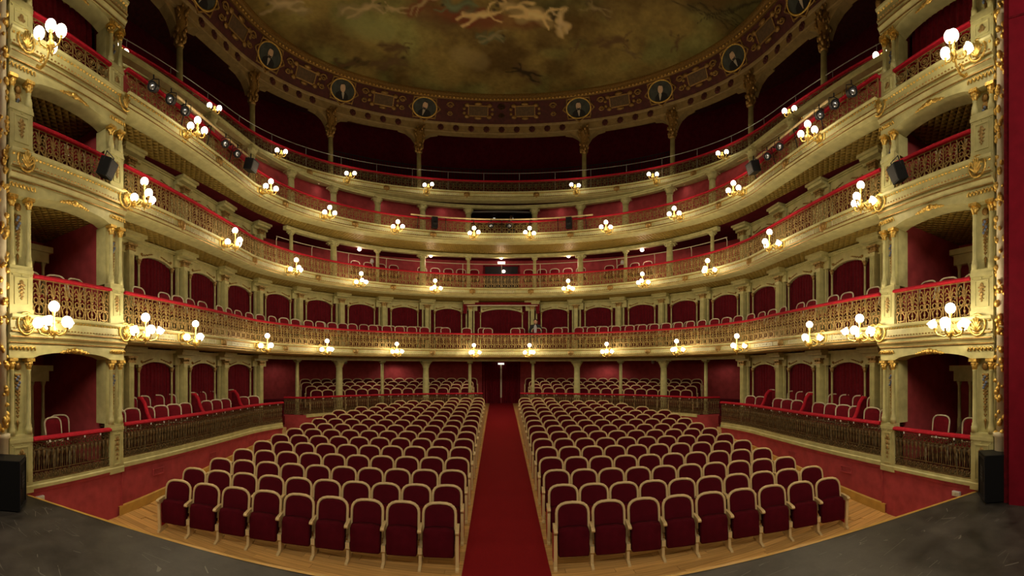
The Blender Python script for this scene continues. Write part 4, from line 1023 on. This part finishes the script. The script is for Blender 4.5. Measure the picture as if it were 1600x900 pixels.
for sd in (-1, 1):
    nm = SIDE[sd]
    fr_ = [F1.h-.25-.47*i for i in range(13)]; bk = [F1.h-.2-.48*i for i in range(12)]
    DY = [WP.at(PS[q])[0][1] for q in (8, 7, 6)]
    fr_ = [u for u in fr_ if min(abs(F1.at(u)[0][1]-y-.05) for y in DY) > .12]; bk = [u for u in bk if min(abs(F1.at(u)[0][1]-y-.05) for y in DY) > .16]
    for i, u in enumerate(fr_): chair(onP(F1, sd*u, -.42, 1.05, random.uniform(-.15, .15)+sd*.35), f'cream framed red chair, front row of the {nm} ground boxes, {ORD[i]} from the stage', 'ground box chairs')
    for i, u in enumerate(bk): chair(onP(F1, sd*u, -.95, 1.25, random.uniform(-.15, .15)+sd*.35), f'cream framed red chair, second row of the {nm} ground boxes, {ORD[i]} from the stage', 'ground box chairs')
    # upholstered dividers between the ground boxes
    for i, k in enumerate((8, 7, 6)):
        p = WP.at(sd*PS[k], .44)[0]; u0 = F1.find_y(WP.at(PS[k])[0][1]+.1); q = F1.at(sd*u0, -.08)[0]
        d_ = math.dist(p, q); Mx = Matrix(((  (q[0]-p[0])/d_, -(q[1]-p[1])/d_, 0, p[0]), ((q[1]-p[1])/d_, (q[0]-p[0])/d_, 0, p[1]), (0, 0, 1, 1.05), (0, 0, 0, 1)))
        out = [(0, 0), (d_, 0), (d_, .66), (d_*.85, .66), (d_*.7, .70), (d_*.55, .82), (d_*.4, 1.02), (d_*.2, 1.13), (0, 1.12)]
        e = thing('box_divider', f'low red velvet partition with curved top, {ORD[i]} from the stage in the {nm} ground boxes', 'partition', Mx, 'ground box partitions')
        O('partition_panel', MB().prism(out, -.02, .02).mesh('partition_panel', 'velvet'), e)
        O('padded_top', MB().tube([(x, 0, z) for x, z in out[2:]], .045, 7).mesh('padded_top', 'velvet_rail'), e)
    # stage box chairs
    L = BL[sd]
    for i, (v, off, tw, z) in enumerate(((1.25, -.5, .1, 1.0), (.92, -.75, -.2, 1.0), (1.55, -1.0, .7, 1.0), (1.95, -.7, 1.2, 1.0)) if sd < 0 else ((1.0, -.55, 0, 1.0), (1.75, -.5, .1, 1.0), (2.05, -.95, -.6, 1.0))):
        chair(L.M(bu(sd, v), off, z) @ RZ(tw), f'cream framed red chair standing in the ground tier {nm} stage box, {ORD[i]} one', 'stage box chairs')
    for t in (1, 2):
        for i, v in enumerate((.75, 1.25, 1.8)):
            chair(L.M(bu(sd, v), -.45, ZL[t]-.06) @ RZ(random.uniform(-.2, .2)), f'red chair behind the {ORD[t-1]} tier {nm} stage box rail, {ORD[i]} from the house', 'stage box chairs', False)
    # first tier, two rows
    u = .55; i = 0; j = 0
    while u < F1.h-.3:
        chair(onP(F1, sd*u, -.36, 3.66, random.uniform(-.12, .12)), f'first tier front row red chair, {ORD[i] if i < 20 else ORD[i-20]+" past the twentieth"} from centre, {nm} half', 'first tier chairs', False)
        if u < 9.5 and random.random() < .9:
            chair(onP(F1, sd*(u+.17), -.82, 3.72, random.uniform(-.2, .2)), f'first tier rear row red chair, {ORD[j]} from centre, {nm} half', 'first tier chairs', False); j += 1
        u += random.choice((.50, .52, .56, .85)) if u > 1.5 else .85; i += 1
    for i in range(9):
        chair(onP(F1, sd*(1.05+.5*i+(.6 if i > 4 else 0)), -.95, 6.29, 0), f'red chair in the second tier gallery, {ORD[i]} to the {nm} of the doorway', 'second tier chairs', False)

struct('floor_second_tier_step', strip(F1, W2, 6.29, 6.29, -.6), 'red_wall_dark', 'raised floor under the second tier gallery chairs', 'floor')
# ================================================================== lamps
def globe_mesh(r): return MB().sphere((0, 0, 0), r, 18, 11).mesh('globe', 'globe')
def tulip_mesh(r): return MB().lathe([(.001, .0), (r*.35, .005), (r*.75, r*.35), (r*1.0, r*.95), (r*.88, r*1.35), (r*1.12, r*1.75), (r*.9, r*1.7), (.001, r*1.1)], 12).mesh('tulip_shade', 'globe')
GM = {r: globe_mesh(r) for r in (.075, .085)}; TM = tulip_mesh(.07)
HOLD = MB().lathe([(.001, -.06), (.02, -.05), (.014, -.03), (.035, .0), (.042, .02), (.001, .02)], 8).mesh('holder', 'gold')
def stem_mesh(zt, zb_):
    b = MB().lathe([(.001, zb_-.12), (.018, zb_-.10), (.012, zb_-.07), (.05, zb_-.03), (.07, zb_+.02), (.045, zb_+.07), (.02, zb_+.10), (.035, zb_+.14), (.015, zb_+.18), (.012, zt-.08), (.03, zt-.06), (.012, zt-.03)], 9)
    return b.mesh('stem', 'gold')
LC = {}
def lamp(M, kind, label, group, tier, tw=0.0):
    e = thing('wall_lamp', label, 'lamp', M, group)
    spec = {'six': (.10, -.14, 5, .24, .085), 'four': (.12, -.16, 3, .19, .075), 'three': (.02, -.14, 2, .17, .075), 'two': (None, -.02, 2, .15, .075), 'box4': (.22, .06, 3, .19, .085)}[kind]
    zt, zl, n, rad, gr = spec; y0 = .36
    if kind not in LC:
        b = MB().tube([(0, 0, -.12), (0, .08, -.20), (0, .18, -.22), (0, .28, -.16), (0, y0, zl-.05)], [.03, .026, .024, .022, .02], 6)
        b.tube([(0, .12+.06*math.cos(i*.7)*(1-i/12), -.09+.06*math.sin(i*.7)*(1-i/12)) for i in range(12)], .013, 5)
        LC[kind] = (b.mesh('bracket', 'gold'), stem_mesh(zt if zt is not None else zl+.06, zl-.10))
    O('bracket', LC[kind][0], e); O('stem', LC[kind][1], e, T(0, y0, 0))
    if zt is not None:
        g = O('globe', GM[gr], e, T(0, y0, zt+.05)); O('holder', HOLD, g, T(0, 0, -gr-.005))
    for i in range(n):
        q = {5: -PI/2+2*PI*(i+.5)/5, 3: PI/2+2*PI*i/3, 2: PI*i}[n]+tw
        dx, dy = rad*math.cos(q), rad*math.sin(q)*(.9 if n > 2 else 1)
        key = ('arm', rad)
        if key not in LC: LC[key] = MB().tube([(0, 0, -.10), (rad*.4, 0, -.15), (rad*.85, 0, -.12), (rad, 0, -.05)], .012, 5).mesh('arm', 'gold')
        a = O('arm', LC[key], e, T(0, y0, zl) @ RZ(q))
        if kind in ('six', 'four', 'box4') and i % 2 == 1:
            O('tulip_shade', TM, a, T(rad, 0, -.02) @ RY(.55))
        else:
            g = O('globe', GM[gr], a, T(rad, 0, .04)); 
        O('holder', HOLD, a, T(rad, 0, -.03))
    l = bpy.data.lights.new('lamp_light', 'POINT'); l.energy = LAMP_W[tier]*(1.4 if kind == 'six' else 1); l.color = LAMP_COL; l.shadow_soft_size = .16
    lo = bpy.data.objects.new('lamp_light', l); C.objects.link(lo); lo.parent = e; lo.matrix_basis = T(0, y0+.22, zl+.12)
    return e
KN = {1: 'four', 2: 'four', 3: 'three', 4: 'two'}; GN = {1: 'four lit globes', 2: 'four lit globes', 3: 'three lit globes', 4: 'two lit globes'}
for t, ls in ((1, T1L), (2, T2L), (3, T3L), (4, T4L)):
    P, zt = LED[t]
    for u in both(ls):
        sd = -1 if u < 0 else 1; k = ls.index(abs(u))
        kd = 'six' if (t == 1 and k == 5) else KN[t]
        gn = 'six lit globes' if kd == 'six' else GN[t]
        lamp(P.M(u, .10, zt-.02), kd, f'gilt bracket lamp with {gn} on the {"top gallery" if t == 4 else ORD[t-1]+" tier"} front, {ORD[k]} {SIDE[sd]} of centre', f'tier {t} lamps' if 0 else f'{"top gallery" if t == 4 else ORD[t-1]+" tier"} lamps', t, .4*sd)
for sd in (-1, 1):
    L = BL[sd]; nm = SIDE[sd]
    lamp(L.M(bu(sd, 2.02), .14, ZL[1]-.05), 'six', f'large gilt lamp with six lit globes on the first tier {nm} stage box', 'stage box lamps', 1, .3)
    lamp(L.M(bu(sd, 2.08), .14, ZL[3]-.33), 'box4', f'gilt lamp with four lit globes on the third tier {nm} stage box', 'stage box lamps', 3, .3)
    # lamp of the top gallery nearest the stage, half hidden by the pier
    lamp(F4.M(sd*(F4.h-1.3), .10, LED[4][1]-.02), 'two', f'gilt lamp with two globes, top gallery front, beside the {nm} stage box pier', 'top gallery lamps', 4, .3)
# ceiling and wall globes of the galleries
cg = MB().sphere((0, 0, 0), .085, 12, 7, (1, 1, .8)).mesh('glass_globe', 'ceiling_globe'); cr = MB().lathe([(.07, .06), (.09, .08), (.09, .1)], 10).mesh('ceiling_rose', 'cream')
for i, (u, w_) in enumerate(((-7.7, 'outer left'), (-3.8, 'inner left'), (0, 'middle'), (3.6, 'inner right'), (7.6, 'outer right'))):
    e = thing('ceiling_lamp', f'{w_} round lamp under the third tier, lit in the second tier gallery', 'lamp', W2.M(u*.9, 1.05, 7.64), 'second tier ceiling lamps')
    O('glass_globe', cg, e); O('ceiling_rose', cr, e)
    l = bpy.data.lights.new('lamp_light', 'POINT'); l.energy = 9; l.color = (1, .72, .55); l.shadow_soft_size = .1
    lo = bpy.data.objects.new('lamp_light', l); C.objects.link(lo); lo.parent = e; lo.matrix_basis = T(0, 0, -.16)
e = thing('wall_globe_lamp', 'small round lit lamp over the second tier doorway', 'lamp', W2.M(.1, .14, 7.27)); O('glass_globe', cg, e); O('wall_plate', MB().lathe([(.06, -.1), (.06, -.06)], 10, RX(-PI/2)).mesh('wall_plate', 'cream'), e)
ug = MB().sphere((0, 0, 0), .09, 10, 7).mesh('opal_globe', 'plastic_white'); up_ = MB().lathe([(.06, .08), (.06, .12)], 10).mesh('globe_plate', 'cream')
for P, u, off, z, lb in ((W2, -6.0, .3, 7.42, 'unlit opal globe on the second tier gallery wall, left of centre'), (W2, 5.6, .3, 7.42, 'unlit opal globe on the second tier gallery wall, right of centre'), (WB, -8.3, .3, 3.2, 'unlit opal globe under the first tier above the left rear seats'), (WB, 8.1, .3, 3.2, 'unlit opal globe under the first tier above the right rear seats')):
    e = thing('opal_globe_lamp', lb, 'lamp', P.M(u, off, z)); O('opal_globe', ug, e); O('globe_plate', up_, e)

# unseen fill lamps added to brighten the rear stalls and third tier wall
dl = MB().lathe([(.10, 0), (.10, -.015), (.085, -.02), (.001, -.02)], 12).mesh('fill_glass', 'ceiling_globe'); dr = MB().lathe([(.125, 0), (.125, -.022), (.10, -.024), (.10, -.01)], 12).mesh('fill_rim', 'cream')
def fill_downlight(M, label, group, pw, col, soft=.1):
    e = thing('fill_lamp', label, 'lamp', M, group); O('fill_glass', dl, e); O('fill_rim', dr, e)
    l = bpy.data.lights.new('lamp_light', 'SPOT'); l.energy = pw; l.color = col; l.spot_size = 2.7; l.spot_blend = .6; l.shadow_soft_size = soft
    lo = bpy.data.objects.new('lamp_light', l); C.objects.link(lo); lo.parent = e; lo.matrix_basis = T(0, 0, -.04)
for sd in (-1, 1):
    for i, u in enumerate((2.4, 5.6, 8.8, 11.9)): fill_downlight(WB.M(sd*u*(1 if i % 2 else .85), .75 if i % 2 else 2.7, 3.34), f'added unseen fill lamp over the rear stalls, {ORD[i]} to the {SIDE[sd]} of the door', 'rear stalls fill lamps', (40, 34, 36, 14)[i], (1, .78, .6))
    for i, u in enumerate((2.6, 5.4, 8.2)): fill_downlight(W3.M(sd*u, .20, 9.85), f'added unseen third tier fill lamp, {ORD[i]} to the {SIDE[sd]} of the control room', 'third tier fill lamps', 9, (1, .75, .6), .4)
    # raised second row in the ground boxes
    a, b = span(sd, S0, F1.h-.02)
    struct('floor_ground_box_step', sweep(F1, a, b, [(-.70, 1.05), (-.70, 1.25), (-1.28, 1.25), (-1.28, 1.05)]), 'red_wall_dark', f'raised step for the second row of the {SIDE[sd]} ground boxes', 'floor')

# ================================================================== stage lighting gear on the third tier, monitors, rails
def pipe(P, s0, s1, off, z, r, m): 
    return MB().tube([(*P.at(u, off)[0], z) for u in frange(s0, s1, .3)], r, 7).mesh('bar', m)
P3, z3 = LED[3]
for a, b, lb in ((-13.7, -10.2, 'yellow lighting bar hung along the left of the third tier'), (-3.6, 3.6, 'yellow lighting bar along the middle of the third tier'), (10.2, 13.7, 'yellow lighting bar hung along the right of the third tier')):
    e = thing('lighting_bar', lb, 'lighting bar'); zz_ = z3+.5
    O('bar', pipe(P3, a, b, .18, zz_, .028, 'wood_light'), e)
    for u in frange(a+.3, b-.3, 1.1): O('clamp', MB().tube([(0, 0, 0), (0, -.16, .0)], .018, 6).tube([(0, 0, 0), (0, -.14, -.45)], .012, 5).mesh('clamp', 'black_metal'), e, P3.M(u, .18, zz_))
def spot_kit():
    Ry = RX(-PI/2)
    b = MB().lathe([(.06, -.20), (.095, -.17), (.10, .10), (.115, .12), (.115, .17), (.09, .17), (.09, .14), (.001, .13)], 14, Ry).mesh('housing', 'black_metal')
    ln = MB().lathe([(.088, .135), (.07, .155), (.03, .165), (.001, .167)], 14, Ry).mesh('front_lens', 'lens')
    y = MB().tube([(-.13, 0, -.02), (-.13, 0, .16), (0, 0, .20), (.13, 0, .16), (.13, 0, -.02)], .012, 5).tube([(0, 0, .2), (0, 0, .3)], .018, 6).mesh('yoke', 'black_metal')
    d = MB().bar(-.14, .14, .16, .168, .13, .25).bar(-.14, .14, .16, .168, -.25, -.13).mesh('barn_door', 'black_metal')
    return b, ln, y, d
SPK = spot_kit()
def spot(M, label, tilt, pan):
    e = thing('spotlight', label, 'spotlight', M @ S(.82, .82, .82), 'third tier spotlights'); O('yoke', SPK[2], e, RZ(pan))
    h_ = O('housing', SPK[0], e, RZ(pan) @ RX(tilt)); O('front_lens', SPK[1], h_)
for sd in (-1, 1):
    for i, u in enumerate((14.5, 13.98, 13.5, 11.95, 11.4)): spot(P3.M(sd*u, .26, z3+.24), f'black stage spotlight on the third tier, {ORD[i]} from the {SIDE[sd]} stage box', -.45, sd*1.1)
    e = thing('flood_light', f'black box floodlight at the end of the {SIDE[sd]} third tier lighting bar', 'floodlight', P3.M(sd*10.75, .28, z3+.24), 'third tier floodlights')
    O('yoke', SPK[2], e); O('housing', MB().prism([(-.14, -.16), (.14, -.16), (.16, .12), (-.16, .12)], -.12, .14, RX(-.35)).mesh('housing', 'black_metal'), e)
    O('front_glass', MB().bar(-.12, .12, .14, .146, -.12, .09, RX(-.35)).mesh('front_glass', 'lens'), e)
    e = thing('small_speaker', f'small black speaker on the third tier rail, {SIDE[sd]} of the control room window', 'speaker', P3.M(sd*2.66, .2, z3+.26))
    O('cabinet', MB().bar(-.11, .11, -.09, .09, -.2, .2).mesh('cabinet', 'black_metal'), e); O('cone', MB().lathe([(.08, 0), (.06, -.015), (.02, -.02), (.001, 0)], 12, T(0, .092, -.04) @ RX(-PI/2)).mesh('cone', 'dark'), e)
for u, lb in ((-.43, 'spotlight with bright lens under the control room window, left one'), (.3, 'spotlight with dark lens under the control room window, right one')): spot(P3.M(u, .26, z3+.22), lb, -.3, 0)
# monitors hung on the second tier stage boxes
for sd in (-1, 1):
    L = BL[sd]; e = thing('monitor_speaker', f'black wedge loudspeaker hung on the second tier {SIDE[sd]} stage box rail', 'speaker', L.M(bu(sd, .62), .22, ZL[2]+.22) @ RZ(-sd*.35) @ RX(-.45) @ S(.72, .72, .72))
    O('cabinet', MB().prism([(-.17, -.22), (.17, -.22), (.21, .20), (-.21, .20)], -.16, .14).mesh('cabinet', 'black_paint'), e)
    O('grille', MB().prism([(-.15, -.19), (.15, -.19), (.18, .17), (-.18, .17)], .14, .15).mesh('grille', 'dark'), e)
    O('hanger', MB().tube([(-.2, -.05, 0), (-.2, -.06, .32), (.2, -.06, .32), (.2, -.05, 0)], .016, 6).mesh('hanger', 'black_metal'), e)
# large loudspeakers on the stage
for sd in (-1, 1):
    e = thing('loudspeaker', f'large black loudspeaker standing on the stage at its {SIDE[sd]} edge', 'speaker', T(sd*(5.60 if sd < 0 else 5.78), 2.16 if sd < 0 else 2.22, STAGE_Z) @ RZ(.62*sd+PI))
    O('cabinet', MB().prism([(-.21, .02), (.21, .02), (.21, .70), (-.21, .70)], -.2, .2).mesh('cabinet', 'black_paint'), e)
    O('top_plate', MB().bar(-.215, .215, -.205, .205, .70, .715).mesh('top_plate', 'black_metal'), e)
    fr_ = MB()
    for yy in (-.205, .205): fr_.bar(-.21, -.17, yy-.008, yy+.008, .03, .69).bar(.17, .21, yy-.008, yy+.008, .03, .69).bar(-.17, .17, yy-.008, yy+.008, .03, .07).bar(-.17, .17, yy-.008, yy+.008, .65, .69)
    O('grille_frame', fr_.mesh('grille_frame', 'black_metal'), e)
    for yy in (-.206, .206):
        O('handle_recess', MB().bar(-.09, .09, yy-.004, yy+.004, .3, .52).mesh('handle_recess', 'dark'), e)
        for q in range(3): O('slot', MB().bar(-.07, .07, yy-.006, yy+.006, .34+.05*q, .352+.05*q).mesh('slot', 'black_metal'), e)
    for x in (-.17, .17):
        for y in (-.16, .16): O('foot', MB().lathe([(.025, 0), (.02, .02)], 8).mesh('foot', 'black_metal'), e, T(x, y, 0))
# tubular safety rails
e = thing('safety_rail', 'thin white tubular rail along the second tier gallery', 'rail'); zR = LED[2][1]+.65
zA = EYE+4.52; O('top_tube', pipe(F1, -9.3, 9.3, -.45, zA, .014, 'cream_white'), e)
for u in frange(-9.3, 9.3, 1.55): O('post', MB().tube([(0, 0, 6.16-zA), (0, 0, -.12), (0, .03, -.03), (0, .0, 0)], .014, 6).mesh('post', 'cream_white'), e, F1.M(u, -.45, zA))
e = thing('safety_rail', 'thin steel rail above the top gallery balustrade', 'rail'); zA = EYE+8.25; hh = F4.h-.4
O('top_tube', pipe(F4, -hh, hh, -.15, zA, .012, 'steel'), e)
pst = MB().tube([(0, 0, -.85), (0, .0, -.05), (0, .03, 0)], .011, 5).mesh('post', 'steel')
for u in frange(-hh, hh, 1.5): O('post', pst, e, F4.M(u, -.15, zA))
e = thing('gallery_fence', 'tall dark bar fence at the back of the top gallery seats', 'fence'); FP = Path(8.7, 8.3, 10, 8.7, 4.4)
O('top_bar', pipe(FP, -7.5, 7.5, 0, 11.75, .02, 'black_metal'), e); O('bottom_bar', pipe(FP, -7.5, 7.5, 0, 11.05, .02, 'black_metal'), e)
bm_ = MB().bar(-.011, .011, -.011, .011, 10.12, 11.75).mesh('fence_bar', 'black_metal')
for u in frange(-7.5, 7.5, .13): O('fence_bar', bm_, e, FP.M(u))
O('skirt', wallstrip(FP, -8, 8, 10.1, 10.9).mesh('skirt', 'velvet'), e)

# dark bag and case left in the right stage box
e = thing('instrument_case', 'tan curved case with dark bag on a chair in the right stage box', 'case', BL[1].M(bu(1, 1.38), -1.05, 1.0))
O('case_shell', MB().tube([(-.3, 0, .05), (-.27, 0, .45), (-.1, 0, .72), (.12, 0, .70), (.28, 0, .4), (.3, 0, .05)], [.1, .12, .11, .11, .12, .1], 8).mesh('case_shell', 'tan_case'), e)
O('bag', MB().sphere((-.08, .14, .42), .17, 10, 7, (1.1, .7, 1)).mesh('bag', 'black_paint'), e)

# ================================================================== people
def person(M, label, sc_=1.0, lean=.0):
    bm = bpy.data.meshes.new('body')
    J = {'pel': (0, 0, .50), 'wai': (0, .02, .70), 'che': (0, .03, .92), 'nec': (0, .04, 1.08), 'hed': (0, .07, 1.16), 'top': (0, .08, 1.29),
         'shl': (-.18, .03, 1.02), 'ell': (-.25, .08, .78), 'wrl': (-.14, .28, .70), 'hal': (-.06, .34, .70),
         'shr': (.18, .03, 1.02), 'elr': (.25, .08, .78), 'wrr': (.14, .28, .70), 'har': (.06, .34, .72),
         'hil': (-.10, .0, .48), 'knl': (-.12, .42, .50), 'anl': (-.12, .42, .09), 'fol': (-.12, .56, .04),
         'hir': (.10, .0, .48), 'knr': (.12, .42, .50), 'anr': (.12, .42, .09), 'for': (.12, .56, .04)}
    R_ = {'pel': .15, 'wai': .14, 'che': .16, 'nec': .055, 'hed': .08, 'top': .07, 'shl': .075, 'ell': .055, 'wrl': .036, 'hal': .035, 'hil': .10, 'knl': .065, 'anl': .045, 'fol': .04}
    for q in list(R_):
        if q.endswith('l') and len(q) == 3 and q[:2] in ('sh', 'el', 'wr', 'ha', 'hi', 'kn', 'an', 'fo') : R_[q[:2]+'r'] = R_[q]
    ks = list(J); E_ = [('pel', 'wai'), ('wai', 'che'), ('che', 'nec'), ('nec', 'hed'), ('hed', 'top')]
    for s_ in 'lr': E_ += [('che', 'sh'+s_), ('sh'+s_, 'el'+s_), ('el'+s_, 'wr'+s_), ('wr'+s_, 'ha'+s_), ('pel', 'hi'+s_), ('hi'+s_, 'kn'+s_), ('kn'+s_, 'an'+s_), ('an'+s_, 'fo'+s_)]
    # five finger chains for each hand
    fing = []
    for s_, sg in (('l', -1), ('r', 1)):
        hx, hy, hz = J['ha'+s_]
        for i in range(5):
            ox = (i-1.5)*.018 if i < 4 else -sg*.03; ln = (.05, .06, .055, .045, .035)[i]
            fing.append(((hx, hy, hz), (hx+ox, hy+.03, hz), (hx+ox*1.1, hy+.03+ln*.6, hz-.012), (hx+ox*1.1, hy+.03+ln, hz-.03)))
    vs = [J[k] for k in ks]; es = [(ks.index(a), ks.index(b)) for a, b in E_]; rad = [R_.get(k, .05) for k in ks]
    for ch in fing:
        b0 = ks.index('hal') if ch[0] == J['hal'] else ks.index('har'); prev = b0
        for p_ in ch[1:]: vs.append(p_); rad.append(.009); es.append((prev, len(vs)-1)); prev = len(vs)-1
    bm.from_pydata(vs, es, []); bm.update(); bm.materials.append(MATS['jacket'])
    e = thing('person', label, 'person', M)
    o = O('body', bm, e); o.modifiers.new('skin', 'SKIN'); sv = bm.skin_vertices[0].data
    for i, r in enumerate(rad): sv[i].radius = (r, r*(.75 if ks and i < len(ks) and ks[i] in ('pel', 'wai', 'che') else 1))
    sv[0].use_root = True; ss = o.modifiers.new('sub', 'SUBSURF'); ss.levels = 2; ss.render_levels = 2
    O('face', MB().sphere((0, .085, 1.205), .088, 12, 9, (.88, 1.0, 1.22)).sphere((0, .178, 1.195), .017, 6, 5, (.8, 1, 1.3)).sphere((-.085, .075, 1.2), .022, 6, 4, (.4, 1, 1.4)).sphere((.085, .075, 1.2), .022, 6, 4, (.4, 1, 1.4)).sphere((0, .06, 1.10), .05, 8, 5, (1, 1, 1.4)).mesh('face', 'skin'), e)
    for x in (-.032, .032): O('eye', MB().sphere((x, .163, 1.215), .011, 6, 4).mesh('eye', 'hair'), e)
    O('mouth', MB().bar(-.025, .025, .166, .172, 1.148, 1.154).mesh('mouth', 'hair'), e)
    O('hair', MB().sphere((0, .062, 1.245), .095, 12, 8, (.95, 1.02, .95)).mesh('hair', 'hair'), e)
    O('shirt_front', MB().prism([(-.05, .72), (.05, .72), (.065, .98), (.03, 1.06), (-.03, 1.06), (-.065, .98)], .13, .165).mesh('shirt_front', 'shirt'), e)
    for x in (-.06, .06): O('hand', MB().sphere((x, .345, .71), .034, 8, 5, (.9, 1.2, .5)).mesh('hand', 'skin'), e)
    return e
person(F1.M(1.36, -.55, 3.66) @ S(1, 1, 1), 'seated person in a dark jacket and grey shirt at the first tier rail')
person(W3.M(.42, -.32, 8.39) @ S(1, 1, 1), 'person at the control room window, only the head showing')
